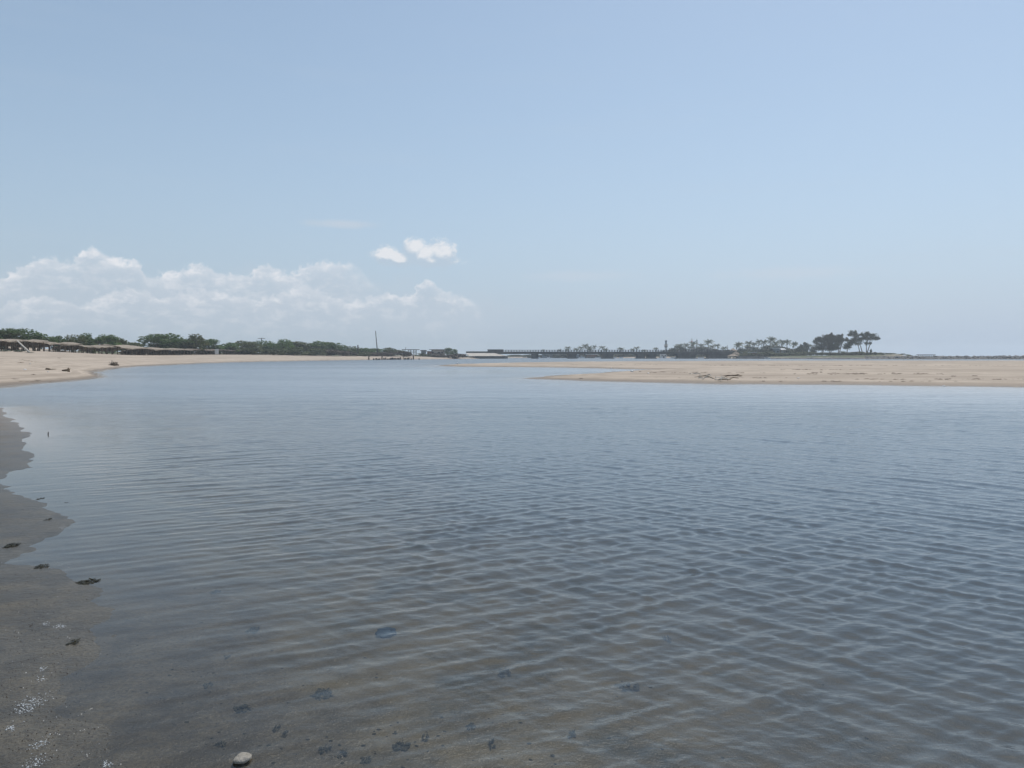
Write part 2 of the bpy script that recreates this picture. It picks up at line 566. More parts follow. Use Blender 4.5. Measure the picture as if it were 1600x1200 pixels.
def water_material():
    m = bpy.data.materials.new("lagoon_water")
    m.use_nodes = True
    t = m.node_tree
    t.nodes.clear()
    out = N(t, 'ShaderNodeOutputMaterial')
    geo = N(t, 'ShaderNodeNewGeometry')
    pos = geo.outputs['Position']
    depth = N(t, 'ShaderNodeAttribute', attribute_name='depth').outputs['Fac']
    calm = N(t, 'ShaderNodeAttribute', attribute_name='calm').outputs['Fac']
    far = N(t, 'ShaderNodeAttribute', attribute_name='chop').outputs['Fac']
    # wind ripples
    a = noise(t, vmath(t, 'MULTIPLY', pos, (0.55, 1.0, 1.0)), 2.3, 3.0, 0.55, 0.35)
    b2 = noise(t, vmath(t, 'MULTIPLY', pos, (0.5, 1.0, 1.0)), 0.75, 2.0, 0.5, 0.3)
    c = noise(t, vmath(t, 'MULTIPLY', pos, (0.45, 1.0, 1.0)), 10.0, 3.0, 0.55, 0.3)
    hgt = math_(t, 'ADD', math_(t, 'MULTIPLY', a, 0.05), math_(t, 'MULTIPLY', b2, 0.09))
    hgt = math_(t, 'MULTIPLY', hgt, far)
    hgt = math_(t, 'ADD', hgt, math_(t, 'MULTIPLY', c, 0.012))
    gust = maprange(t, noise(t, vmath(t, 'MULTIPLY', pos, (0.35, 1.0, 1.0)), 0.06, 3.0, 0.5), 0.35, 0.65, 0.65, 1.15)
    hgt = math_(t, 'MULTIPLY', math_(t, 'MULTIPLY', hgt, gust), calm)
    bn = N(t, 'ShaderNodeBump')
    bn.inputs['Strength'].default_value = 1.0
    bn.inputs['Distance'].default_value = 1.0
    t.links.new(hgt, bn.inputs['Height'])
    fr = N(t, 'ShaderNodeFresnel')
    fr.inputs[0].default_value = 1.333
    t.links.new(bn.outputs[0], fr.inputs['Normal'])
    gl = N(t, 'ShaderNodeBsdfGlossy')
    gl.inputs['Color'].default_value = (1, 1, 1, 1)
    # ripples too small to resolve at this range widen the mirror image
    t.links.new(math_(t, 'MULTIPLY_ADD', math_(t, 'MULTIPLY', far, calm), 0.20, 0.035), gl.inputs['Roughness'])
    t.links.new(bn.outputs[0], gl.inputs['Normal'])
    tr = N(t, 'ShaderNodeBsdfTransparent')
    tr.inputs[0].default_value = (0.95, 0.95, 0.92, 1)
    df = N(t, 'ShaderNodeBsdfDiffuse')
    df.inputs[0].default_value = (0.080, 0.112, 0.138, 1)
    murk = math_(t, 'SUBTRACT', 1.0, math_(t, 'EXPONENT', math_(t, 'MULTIPLY', math_(t, 'MAXIMUM', depth, 0.0), -3.1)))
    below = mixs(t, murk, tr.outputs[0], df.outputs[0])
    # a choppy surface seen at a low angle mirrors less than a flat one
    rngf = N(t, 'ShaderNodeAttribute', attribute_name='range').outputs['Fac']
    less = math_(t, 'SUBTRACT', 1.0, math_(t, 'MULTIPLY', math_(t, 'ADD', math_(t, 'MULTIPLY', far, 0.22), math_(t, 'MULTIPLY', rngf, 0.34)), calm))
    t.links.new(mixs(t, math_(t, 'MULTIPLY', fr.outputs[0], less), below, gl.outputs[0]), out.inputs[0])
    return m


# ------------------------------------------------------------------ ground sheet
def polar(phis, rs):
    P, Q = np.meshgrid(phis, rs)          # rows: radius
    x, y = np.sin(P) * Q, np.cos(P) * Q
    n, k = len(rs), len(phis)
    i = np.arange(n - 1)[:, None]; j = np.arange(k - 1)[None, :]
    q = np.stack([i * k + j, i * k + j + 1, (i + 1) * k + j + 1, (i + 1) * k + j], -1).reshape(-1, 4)
    return x.ravel(), y.ravel(), q


def angles(step):
    fine = np.arange(-R(44), R(44), R(step))
    return np.concatenate([np.linspace(-math.pi, -R(44), 60)[:-1], fine, np.linspace(R(44), math.pi, 60)])


ph = angles(0.13)
rs = np.concatenate([[0.02, 0.3], np.exp(np.linspace(math.log(0.6), math.log(4200), 560))])
gx, gy, gq = polar(ph, rs)
gz = height(gx, gy)
r_ = np.hypot(gx, gy)
near_ = 1 - smooth(14, 45, r_)
dfar = sdf(gx, gy, far_poly)
dleft = sdf(gx, gy, left_poly)
cover = np.where(dfar > 0, smooth(1, 10, dfar + fbm(gx * .08, gy * .08, 61) * 16), 0)
bank_x, _ = at(1372, 440)
cover = np.where(dfar > 0, cover * (1 - smooth(0, 30, gx - at(1350, 1)[0] * gy) * 0.85), 0)
cover = np.where((dfar > 0) & (gx > at(1432, 1)[0] * gy), 1.0, cover)
cover = np.maximum(cover, np.where(dleft > 0, smooth(np.where(gy < 230, 46, 30), np.where(gy < 230, 60, 42), dleft + fbm(gx * .1, gy * .1, 63) * 12) * smooth(60, 100, r_), 0))
cover = np.maximum(cover, smooth(1200, 2000, r_))
wl = 0.10 + 0.16 * near_ + 0.08 * fbm(gx * .2, gy * .2, 71)
dampness = 1 - smooth(wl - 0.05, wl + 0.06, gz + 0.05 * fbm(gx * .6, gy * .6, 73))
silt = 0.08 + 0.86 * (1 - smooth(10, 34, r_))
gme = np_mesh("ground", np.stack([gx, gy, gz], -1), gq, {'cover': cover, 'damp': dampness, 'silt': silt})
ground = link("ground", gme, terrain_material())
tag(ground, kind='structure')

# ------------------------------------------------------------------ water sheet
ph = angles(0.09)
rs = np.concatenate([[0.02, 0.5], np.exp(np.linspace(math.log(1.0), math.log(130), 1050)), np.exp(np.linspace(math.log(132), math.log(4200), 150))])
wx, wy, wq = polar(ph, rs)
wr = np.hypot(wx, wy)
K_ = len(ph)
def coarse(fn, st=5):
    """a slow field evaluated on every st-th grid line and interpolated between"""
    ri = np.unique(np.append(np.arange(0, len(rs), st), len(rs) - 1)); ci = np.unique(np.append(np.arange(0, K_, st), K_ - 1))
    X, Y = wx.reshape(-1, K_)[np.ix_(ri, ci)], wy.reshape(-1, K_)[np.ix_(ri, ci)]
    v = fn(X, Y)
    a = np.empty((len(ri), K_)); cc = np.arange(K_)
    for k_ in range(len(ri)):
        a[k_] = np.interp(cc, ci, v[k_])
    w = np.arange(len(rs))
    lo = np.clip(np.searchsorted(ri, w, side='right') - 1, 0, len(ri) - 2)
    f_ = ((w - ri[lo]) / (ri[lo + 1] - ri[lo]))[:, None]
    return (a[lo] * (1 - f_) + a[lo + 1] * f_).ravel()


depth = -coarse(height)
warps = [coarse(lambda x, y, i=i: fbm(x * 0.25 + 31 * i, y * 0.25, 80 + i, 2)) for i in range(5)]
groups = [coarse(lambda x, y, i=i: vnoise(x * 0.35 + 17 * i, y * 0.5 - 13 * i, 200 + i)) for i in range(7)]
spacing = np.where(wr < 130, wr * 0.00465, wr * 0.023)
wz = np.zeros_like(wx)
rng = np.random.default_rng(5)
side = smooth(-6, 9, wx + 0.10 * wy)                       # 0 on the left shore, 1 on the open right
for i in range(100):
    lam = 0.065 * (0.60 / 0.065) ** rng.random()
    train = i % 3
    if train == 0:
        ang = rng.normal(R(29), R(7)); w = 1.25 - 0.92 * side
    elif train == 1:
        ang = rng.normal(R(-45), R(9)); w = 0.18 + 1.05 * side
    else:
        ang = rng.normal(R(-5), R(18)); w = 0.30
    # wave vector is square to the crest, towards the viewer
    kx, ky = math.sin(ang) * 2 * math.pi / lam, -math.cos(ang) * 2 * math.pi / lam
    amp = 0.0029 * lam * (1.0 if lam < 0.26 else (0.26 / lam) ** 1.3)
    fade = 1 - smooth(lam * 0.24, lam * 0.50, spacing)
    ph0 = rng.random() * 6.283 + 3.6 * warps[i % 5]
    grp = 0.35 + 1.3 * groups[i % 7]
    ph_ = kx * wx + ky * wy + ph0
    # sharp crests, flat troughs
    s = (np.exp(1.3 * np.sin(ph_)) - 1.47) / 1.3
    wz += amp * w * fade * grp * s
shal = smooth(-0.01, 0.09, depth)
calm = 0.06 + 0.94 * shal
cpx, cpy = gp(760, 580)
calm *= 1 - 0.75 * np.exp(-((wx - cpx - (wy - cpy) * 0.0) / 9) ** 2 - ((wy - cpy) / 26) ** 2)
wz *= calm * (0.62 + 0.60 * coarse(lambda x, y: vnoise(x * 0.10 + 3, y * 0.16, 401)) + 0.25 * coarse(lambda x, y: vnoise(x * 0.4, y * 0.7, 402)))
chop = smooth(8, 45, wr)
wz = wz + 0.0
wme = np_mesh("water", np.stack([wx, wy, wz], -1), wq, {'depth': depth, 'calm': calm, 'chop': 0.12 + 0.88 * chop, 'range': smooth(25, 260, wr)})
water = link("water", wme, water_material())
tag(water, kind='structure')

# ================================================================== OBJECTS
ORD = ['first', 'second', 'third', 'fourth', 'fifth', 'sixth', 'seventh', 'eighth', 'ninth', 'tenth', 'eleventh', 'twelfth', 'thirteenth',
       'fourteenth', 'fifteenth', 'sixteenth', 'seventeenth', 'eighteenth', 'nineteenth', 'twentieth']
M_bark = mat('bark', (0.10, 0.08, 0.06), (0.18, 0.15, 0.12), 3.0, 0.9)
M_leaf = mat('broad_leaf', (0.040, 0.092, 0.024), (0.12, 0.185, 0.052), 0.55, 0.6, translucent=0.45)
M_leaf2 = mat('bush_leaf', (0.055, 0.08, 0.028), (0.14, 0.155, 0.06), 0.5, 0.65, translucent=0.35)
M_scrub = mat('dry_scrub', (0.075, 0.062, 0.05), (0.13, 0.105, 0.08), 0.7, 0.8)
M_needle = mat('needle_leaf', (0.028, 0.048, 0.024), (0.065, 0.085, 0.04), 0.5, 0.65, translucent=0.15)
M_palm = mat('palm_frond', (0.035, 0.060, 0.022), (0.085, 0.11, 0.04), 0.6, 0.5, translucent=0.2)
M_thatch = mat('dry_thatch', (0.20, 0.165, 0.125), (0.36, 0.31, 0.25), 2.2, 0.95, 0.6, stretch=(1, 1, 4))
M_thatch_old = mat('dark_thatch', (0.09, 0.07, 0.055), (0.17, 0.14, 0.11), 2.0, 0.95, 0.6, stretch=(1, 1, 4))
M_post = mat('weathered_post', (0.10, 0.08, 0.06), (0.19, 0.155, 0.12), 2.0, 0.9, stretch=(6, 6, 1))
M_drift = mat('driftwood', (0.115, 0.085, 0.055), (0.235, 0.18, 0.12), 5.0, 0.9, 0.5)
M_pale = mat('bleached_wood', (0.40, 0.37, 0.32), (0.55, 0.52, 0.46), 4.0, 0.85)
M_black = mat('rotten_wood', (0.03, 0.026, 0.024), (0.07, 0.058, 0.05), 5.0, 0.85)
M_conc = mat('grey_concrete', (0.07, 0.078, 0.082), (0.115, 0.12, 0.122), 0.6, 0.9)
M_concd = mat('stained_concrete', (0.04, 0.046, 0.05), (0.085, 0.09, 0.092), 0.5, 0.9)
M_slope = mat('pale_revetment', (0.45, 0.41, 0.36), (0.56, 0.52, 0.46), 0.5, 0.9)
M_white = mat('white_paint', (0.66, 0.66, 0.64), (0.80, 0.79, 0.77), 1.0, 0.7)
M_metal = mat('galvanised_sheet', (0.45, 0.47, 0.48), (0.62, 0.63, 0.63), 1.0, 0.5)
M_wall = mat('cream_plaster', (0.38, 0.35, 0.31), (0.52, 0.48, 0.43), 0.8, 0.9)
M_wall2 = mat('blue_grey_plaster', (0.16, 0.20, 0.23), (0.24, 0.28, 0.30), 0.8, 0.9)
M_brick = mat('red_brick_wall', (0.16, 0.085, 0.06), (0.24, 0.13, 0.095), 2.0, 0.9)
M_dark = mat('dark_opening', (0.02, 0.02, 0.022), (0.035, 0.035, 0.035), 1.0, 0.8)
M_rock = mat('jetty_rock', (0.13, 0.125, 0.12), (0.30, 0.28, 0.26), 0.45, 0.9, 0.5, 1.5)
M_weed = mat('dark_seaweed', (0.012, 0.014, 0.009), (0.040, 0.038, 0.024), 30.0, 0.6, spec=0.15)
M_scrap = mat('drowned_weed', (0.02, 0.02, 0.013), (0.05, 0.045, 0.03), 30.0, 1.0, spec=0.0)
M_wrack = mat('dry_wrack', (0.11, 0.088, 0.066), (0.22, 0.175, 0.135), 3.0, 0.9)
M_shell = mat('shell_white', (0.55, 0.53, 0.49), (0.75, 0.73, 0.70), 40.0, 0.45, spec=0.5)
M_foam_glint = mat('foam_glint_white', (0.34, 0.36, 0.37), (0.56, 0.58, 0.59), 60.0, 0.3, spec=0.5)  # white colour stands in for bright glints on wet froth
M_stone = mat('pale_stone', (0.27, 0.25, 0.21), (0.42, 0.39, 0.34), 22.0, 0.9, 0.4, 90)
M_jelly = mat('blue_bag', (0.015, 0.028, 0.05), (0.035, 0.06, 0.09), 14.0, 0.7, spec=0.1)
M_red = mat('red_paint', (0.35, 0.06, 0.04), (0.45, 0.09, 0.06), 2.0, 0.6)
M_netc = mat('faded_green_net', (0.13, 0.19, 0.14), (0.24, 0.29, 0.22), 4.0, 0.9)
rnd = random.Random(11)


# ---------------------------------------------------------------- plants
def crown_mesh(name, seed, lobes, n, size, core=0.45, up=0.4, ragged=.10, slim=1.0):
    g = np.random.default_rng(seed)
    L = np.array(lobes, float)
    w = (L[:, 3] * L[:, 4] * L[:, 5]) ** (0.75 if slim == 1.0 else 0.55)
    idx = g.choice(len(L), n, p=w / w.sum())
    d = g.normal(size=(n, 3)); d /= np.linalg.norm(d, axis=1)[:, None]
    rad = core + (1.04 - core) * g.random(n) ** 0.45
    rad *= 1 + ragged * g.normal(size=n)
    c = L[idx, :3] + d * rad[:, None] * L[idx, 3:6]
    nrm = d * 0.8 + g.normal(size=(n, 3)) * 0.75 + np.array([0, 0, up])
    nrm /= np.linalg.norm(nrm, axis=1)[:, None]
    t = np.cross(nrm, g.normal(size=(n, 3))); t /= np.linalg.norm(t, axis=1)[:, None]
    b = np.cross(nrm, t)
    s = size * (0.55 + 0.9 * g.random(n))[:, None]
    asp = slim * (0.45 + 0.4 * g.random(n))[:, None]
    p = [c - t * s, c - b * s * asp + nrm * s * 0.15, c + t * s, c + b * s * asp + nrm * s * 0.15]
    v = np.stack(p, 1).reshape(-1, 3)
    q = np.arange(4 * n).reshape(-1, 4)
    return np_mesh(name, v, q, smooth_=False)


def lobes_round(seed, n, w, h0, h1, flat=0.5):
    """lobes filling a broad low crown of half width w between heights h0 and h1"""
    g = random.Random(seed)
    out = []
    for i in range(n):
        a = g.uniform(0, 2 * math.pi); r = w * math.sqrt(g.random()) * 0.78
        rr = g.uniform(0.20, 0.36) * w * 1.3
        top = h1 - (h1 - h0) * 0.55 * (r / w) ** 2
        z = g.uniform(h0 + rr * flat * 0.6, top - rr * flat * 0.7)
        out.append((r * math.cos(a), r * math.sin(a), z, rr, rr, rr * flat))
    return out


def trunk_mesh(name, seed, h, r, limbs, spread, lean=0.0):
    g = random.Random(seed)
    m = MB()
    for k in range(limbs):
        a = g.uniform(0, 2 * math.pi)
        e = (math.cos(a) * spread * g.uniform(.5, 1) + lean, math.sin(a) * spread * g.uniform(.5, 1), h * g.uniform(.8, 1))
        b = (math.cos(a) * r * 1.2, math.sin(a) * r * 1.2, -0.06)
        mid = (e[0] * .35 + g.uniform(-.05, .05), e[1] * .35, e[2] * .5)
        m.tube([b, mid, e], [r, r * .7, r * .25], 6)
        for j in range(2):
            f = (e[0] + g.uniform(-.2, .2), e[1] + g.uniform(-.2, .2), e[2] + g.uniform(.02, .2))
            m.tube([mid, f], [r * .45, r * .12], 5)
    return m.mesh(name, True)


TREE = []
for k in range(5):
    lob = lobes_round(100 + k, 26, 0.5, 0.10, 1.0, 0.62)
    TREE.append((crown_mesh('crown', 40 + k, lob, 2600, 0.034), trunk_mesh('trunk', 60 + k, 0.55, 0.022, 4, 0.28)))
BUSH = []
for k in range(4):
    lob = lobes_round(140 + k, 16, 0.5, 0.0, 1.0, 0.7)
    BUSH.append((crown_mesh('crown', 80 + k, lob, 1500, 0.045), trunk_mesh('trunk', 90 + k, 0.5, 0.012, 5, 0.3)))


def plant(name, protos, i, px, D, wpx, top, label, cat, group, m1=M_leaf, m2=M_bark, base=None, rot=None, deep=0.8):
    x, y = at(px, D)
    z = H(x, y) if base is None else base
    w, h = px2m(wpx, D), (zt(top, D) - z) * 1.05
    o = empty(name, (x, y, z), rnd.uniform(0, 6.28) if rot is None else rot)
    if rot is None:
        o.scale = (w * 1.2, w * 1.2, h)
    else:
        o.scale = (w, w * deep, h)
    tag(o, label, cat, group)
    cm, tm = protos[i % len(protos)]
    c = bpy.data.objects.new('crown', cm); c.parent = o; COL.objects.link(c)
    t = bpy.data.objects.new('trunk', tm); t.parent = o; COL.objects.link(t)
    if not cm.materials: cm.materials.append(m1)
    if not tm.materials: tm.materials.append(m2)
    if cm.materials[0] != m1:
        c.material_slots[0].link = 'OBJECT'; c.material_slots[0].material = m1
    return o


left_trees = [
    (-22, 186, 70, 514, 'broad dark green tree cut by the left edge of the picture behind the shelters'),
    (22, 186, 62, 512, 'tallest broad green tree behind the shelter roofs at far left'),
    (56, 190, 48, 516, 'round green tree on the right flank of the tallest left tree'),
    (92, 205, 22, 524, 'smallest pale green tree in the dip between two bigger tree clumps'),
    (112, 208, 34, 520, 'dark round tree just right of the dip in the tree line'),
    (142, 214, 38, 520.5, 'domed green tree above the middle of the longest shelter'),
    (168, 219, 36, 522, 'loose topped green tree, last but one before the wide pale thatched roof'),
    (194, 226, 44, 525, 'low sloping green tree just left of the wide pale thatched roof'),
    (250, 255, 56, 521, 'left half of the big tree dome behind the wide pale thatched roof'),
    (272, 258, 56, 518, 'top of the big isolated tree dome above the shelters'),
    (298, 262, 48, 522, 'right sloping side of the big isolated tree dome'),
    (328, 285, 34, 529, 'small dark tree right below the big tree dome'),
    (352, 300, 40, 533, 'low pale green tree between the tree dome and the thin utility pole'),
    (382, 318, 40, 532, 'low green tree left beside the thin utility pole'),
    (412, 332, 40, 530, 'green tree right at the foot of the thin utility pole'),
    (438, 345, 44, 530, 'spiky topped tree at the left end of the overgrown dune'),
    (464, 356, 42, 533, 'yellowish green tree on the left part of the overgrown dune'),
    (490, 366, 46, 530.5, 'highest green tree in the middle of the overgrown dune'),
    (516, 374, 44, 534, 'green tree where the overgrown dune begins to slope down'),
    (540, 396, 42, 539, 'low green tree on the falling slope of the overgrown dune'),
    (562, 408, 38, 543.5, 'last low tree of the dune slope beside the short black pole'),
    (582, 420, 40, 544, 'small round tree between the short pole and the tall mast'),
    (614, 425, 28, 541.5, 'round blue green tree standing right of the tall mast'),
]
for i, (px, D, w, top, lab) in enumerate(left_trees):
    plant('broadleaf_tree', TREE, i, px, D, w, top, lab, 'tree', 'broad trees along the left shore', [M_leaf, M_leaf2, M_leaf][i % 3] if i > 2 else M_leaf)
left_bushes = [
    (395, 306, 34, 541, M_leaf2, 'green bush behind the roof of the last dark shelter'),
    (428, 312, 36, 542, M_leaf2, 'green bush at the end wall of the last dark shelter'),
    (458, 322, 40, 542, M_leaf2, 'first green bush on the beach right of the shelters'),
    (488, 334, 38, 543, M_leaf2, 'olive bush at the dune foot below the highest dune tree'),
    (512, 344, 36, 544, M_scrub, 'brown leafless bush at the dune foot, leftmost of the bare ones'),
    (536, 364, 36, 546, M_scrub, 'brown bare bush halfway down the dune slope'),
    (560, 378, 36, 548, M_leaf2, 'green brown bush below the short black pole'),
    (584, 388, 36, 549, M_scrub, 'purplish bare bush in front of the tall mast'),
    (606, 396, 34, 549.5, M_scrub, 'bare bush just right of the foot of the tall mast'),
    (631, 402, 26, 546, M_scrub, 'tall grey leafless bush leaning over the beach by the old stakes'),
    (662, 440, 30, 552, M_leaf2, 'low bush in front of the grey hut'),
    (686, 442, 34, 551, M_scrub, 'long brown bush in front of the flat roofed beach house'),
    (712, 446, 30, 551.5, M_scrub, 'brown bush between the round trees and the pale embankment'),
]
for i, (px, D, w, top, m_, lab) in enumerate(left_bushes):
    plant('bush', BUSH, i, px, D, w, top, lab, 'bush', 'bushes along the top of the left beach', m_)
plant('broadleaf_tree', TREE, 1, 701, 470, 13, 543, 'dark round tree beside the flat roofed beach house', 'tree', 'broad trees along the left shore')
plant('broadleaf_tree', TREE, 3, 710, 475, 9, 545, 'smaller dark round tree next to the pale embankment', 'tree', 'broad trees along the left shore')

# ---------------------------------------------------------------- thatched shelters on the left beach
def lerp(a, b, k):
    return tuple(p + (q - p) * k for p, q in zip(a, b))


def shelter(pxa, Da, pxb, Db, front, ridge, back, depth, nposts, label, thatch, walls=False, seed=0):
    """front eave, ridge and back eave heights above the sand; runs from a to b along the beach"""
    front, ridge, back = front * .82, ridge * .80, back * .84
    g = random.Random(seed)
    ax, ay = at(pxa, Da); bx, by = at(pxb, Db)
    L = math.hypot(bx - ax, by - ay)
    z = min(H(ax, ay), H(bx, by), H((ax + bx) / 2, (ay + by) / 2))
    root = empty('thatched_shelter', (ax, ay, z), math.atan2(by - ay, bx - ax))
    tag(root, label, 'beach shelter', 'thatched shelters along the left beach')
    # local x along the row, local y away from the water
    n = max(6, int(L / 0.8)); m = 7
    prof = [(-0.35, front - 0.12), (0.0, front), (depth * .25, (front + ridge) / 2 + .06), (depth * .45, ridge), (depth * .7, ridge - .35 * (ridge - back)),
            (depth, back + .1), (depth + .4, back - .15)]
    top, low = [], []
    for i in range(n + 1):
        for j, (y, h) in enumerate(prof):
            jj = g.uniform(-.10, .10)
            sag = -0.10 * math.sin(i / n * math.pi * 2.7 + seed)
            ex = g.uniform(-.25, .1) if j in (0, m - 1) else 0
            top.append((i / n * L + g.uniform(-.1, .1), y + ex, h + jj + sag))
            low.append((i / n * L + g.uniform(-.1, .1), y + ex * .5, h + sag - 0.12 + jj * .5 - (0.14 * g.random() if j in (0, m - 1) else 0)))
    vs = top + low; o = len(top); fs = []
    for i in range(n):
        for j in range(m - 1):
            a = i * m + j
            fs.append((a, a + m, a + m + 1, a + 1)); fs.append((o + a, o + a + 1, o + a + m + 1, o + a + m))
        a = i * m
        fs.append((a, o + a, o + a + m, a + m)); a += m - 1
        fs.append((a, a + m, o + a + m, o + a))
    for i in (0, n):
        for j in range(m - 1):
            a = i * m + j
            fs.append((a, a + 1, o + a + 1, o + a) if i == 0 else (a, o + a, o + a + 1, a + 1))
    fr = MB(); fr.add(vs, fs)
    for k in range(int(L * 4)):                       # frayed palm leaf ends under the front eave
        x = g.uniform(0, L); h = front - .16; l = g.uniform(.08, .28); w = g.uniform(.03, .10); y = -.3 + g.uniform(-.06, .25)
        fr.add([(x - w, y, h + .1), (x + w, y, h + .1), (x + g.uniform(-.1, .1), y + g.uniform(-.08, .08), h - l)], [(0, 1, 2)])
    fr.build('roof', thatch, root)
    for row, (y, h) in enumerate(((0.05, front - .1), (depth * .5, ridge - .2), (depth - .1, back - .02))):
        bm_ = MB(); bm_.tube([(0, y, h), (L * .5, y, h - .05), (L, y, h)], .06, 6); bm_.build('beam', M_post, root)
        for k in range(nposts):
            x = (k + .5 + g.uniform(-.18, .18)) * L / nposts
            p = MB()
            p.tube([(x, y, -.5), (x + g.uniform(-.06, .06), y + g.uniform(-.05, .05), h * .5), (x + g.uniform(-.08, .08), y, h)], [.11, .10, .09], 6)
            p.build('post', M_post, root)
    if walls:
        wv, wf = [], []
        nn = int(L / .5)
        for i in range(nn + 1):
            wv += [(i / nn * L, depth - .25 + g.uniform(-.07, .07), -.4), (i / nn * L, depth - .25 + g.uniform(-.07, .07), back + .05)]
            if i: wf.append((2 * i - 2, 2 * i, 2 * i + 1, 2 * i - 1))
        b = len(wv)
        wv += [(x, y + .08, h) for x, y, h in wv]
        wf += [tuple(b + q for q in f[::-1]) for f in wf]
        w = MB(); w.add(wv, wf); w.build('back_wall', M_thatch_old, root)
    return root


shelter(-30, 138, 26, 147, 2.35, 2.75, 1.85, 6.5, 5, 'thatched shelter at the left edge of the picture with a low ragged front roof', M_thatch, seed=1)
shelter(22, 148, 74, 156, 2.45, 2.75, 1.75, 7.0, 6, 'grey thatched shelter behind the slanting pale log', M_thatch, seed=2)
shelter(74, 156.5, 128, 166, 2.3, 2.6, 1.7, 7.0, 7, 'long grey thatched shelter whose many thin posts show sand between them', M_thatch, seed=3)
shelter(128, 166.5, 180, 177, 2.1, 2.45, 1.7, 6.5, 6, 'open thatched shelter just left of the wide pale thatched roof', M_thatch, seed=4)
shelter(188, 186, 236, 206, 2.25, 3.15, 1.5, 9.0, 7, 'shelter with the wide, palest and highest thatched roof', M_thatch, seed=5)
shelter(236, 207, 270, 226, 2.1, 2.5, 1.0, 7.5, 6, 'dark thatched shelter right beside the wide pale roof', M_thatch, walls=True, seed=6)
shelter(270, 227, 300, 248, 2.1, 2.4, 1.0, 7.0, 6, 'dark thatched shelter below the big tree dome', M_thatch, walls=True, seed=7)
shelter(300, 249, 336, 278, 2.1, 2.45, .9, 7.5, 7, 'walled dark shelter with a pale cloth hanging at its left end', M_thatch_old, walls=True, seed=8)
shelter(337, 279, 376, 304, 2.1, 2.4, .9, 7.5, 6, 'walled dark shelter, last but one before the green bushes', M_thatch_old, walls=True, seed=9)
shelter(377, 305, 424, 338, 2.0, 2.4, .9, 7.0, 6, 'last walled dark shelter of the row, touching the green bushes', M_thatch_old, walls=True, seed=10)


def hang(px, D, z0, z1, w, mtl, label, cat):
    x, y = at(px, D); z = H(x, y)
    n = 7; vs = []; fs = []
    for i in range(n + 1):
        for zz in (z1, (z0 + z1) / 2, z0):
            vs.append(((i / n - .5) * w, .05 * math.sin(i * 2.1 + zz), zz))
    for i in range(n):
        for j in range(2):
            a = i * 3 + j
            fs.append((a, a + 3, a + 4, a + 1))
    b = len(vs); vs += [(p[0], p[1] + .02, p[2]) for p in vs]; fs += [tuple(b + q for q in f[::-1]) for f in fs]
    m = MB(); m.add(vs, fs)
    o = m.build('hanging_cloth', mtl, None, True, (x, y, z)); o.rotation_euler.z = 0.5
    tag(o, label, cat)


hang(339, 276.5, .15, 1.95, 1.3, M_white, 'pale cloth hanging from the roof edge of a dark shelter', 'cloth')


# leaning pole with the green heap at its foot
def ptz(px, D, py):
    x, y = at(px, D)
    return (x, y, zt(py, D))


m = MB(); x, y = at(28, 141); z = H(*at(48, 138))
a = ptz(28, 141, 532.5); b = ptz(49, 138, 553)
m.tube([b, lerp(a, b, .5), a], [.17, .15, .11], 8)
tag(m.build('log', M_pale, None, True), 'pale log leaning against the front of a grey thatched shelter', 'log')
for k, (px, D, w, top, lab) in enumerate([(32, 139, 14, 547, 'grey green creeper heap left at the foot of the leaning log'), (46, 137, 12, 550, 'flat green creeper heap right under the leaning log'),
                                          (6, 138, 16, 546.5, 'green creeper on the sand at the left picture edge')]):
    plant('creeper', BUSH, k, px, D, w, top, lab, 'plant', 'creepers below the shelters', M_netc)
for k, (px, D, w, top, lab) in enumerate([(147, 165, 5, 545, 'small dark shrub between the posts of the open shelter')]):
    plant('shrub', BUSH, k, px, D, w, top, lab, 'shrub', None, M_leaf2)


def blob(name, mtl, loc, size, label, cat, seed=0, group=None, squash=1.0, rough=.25, sub=3):
    """an irregular lump"""
    import bmesh
    bm = bmesh.new(); bmesh.ops.create_icosphere(bm, subdivisions=sub, radius=1)
    for v in bm.verts:
        p = v.co
        n = sum(math.sin(p.x * f1 + seed) * math.cos(p.y * f1 * 1.3 + seed * 2) * math.sin(p.z * f1 * .9 + 1 + seed) / f1 * 2.2 for f1 in (2.1, 4.3, 8.7))
        v.co = p * (1 + rough * n)
        v.co = Vector((v.co.x * size[0], v.co.y * size[1], v.co.z * size[2]))
    me = bpy.data.meshes.new(name); bm.to_mesh(me); bm.free()
    me.polygons.foreach_set('use_smooth', [True] * len(me.polygons))
    o = link(name, me, mtl, None, loc)
    tag(o, label, cat, group)
    return o


# ---------------------------------------------------------------- driftwood and rubbish on the left beach
def ground_at(px, py):
    """walks along the view line of a photo point until it meets the ground; gives the plan position and height"""
    x, y, dz = ray(px, py)
    k = np.exp(np.linspace(math.log(2), math.log(700), 6000))
    zz = EYE + dz * k
    hh = np.maximum(height(x * k, y * k), 0 if py < 605 else -9)
    hit = np.argmax(zz <= hh)
    return x * k[hit], y * k[hit], float(hh[hit])


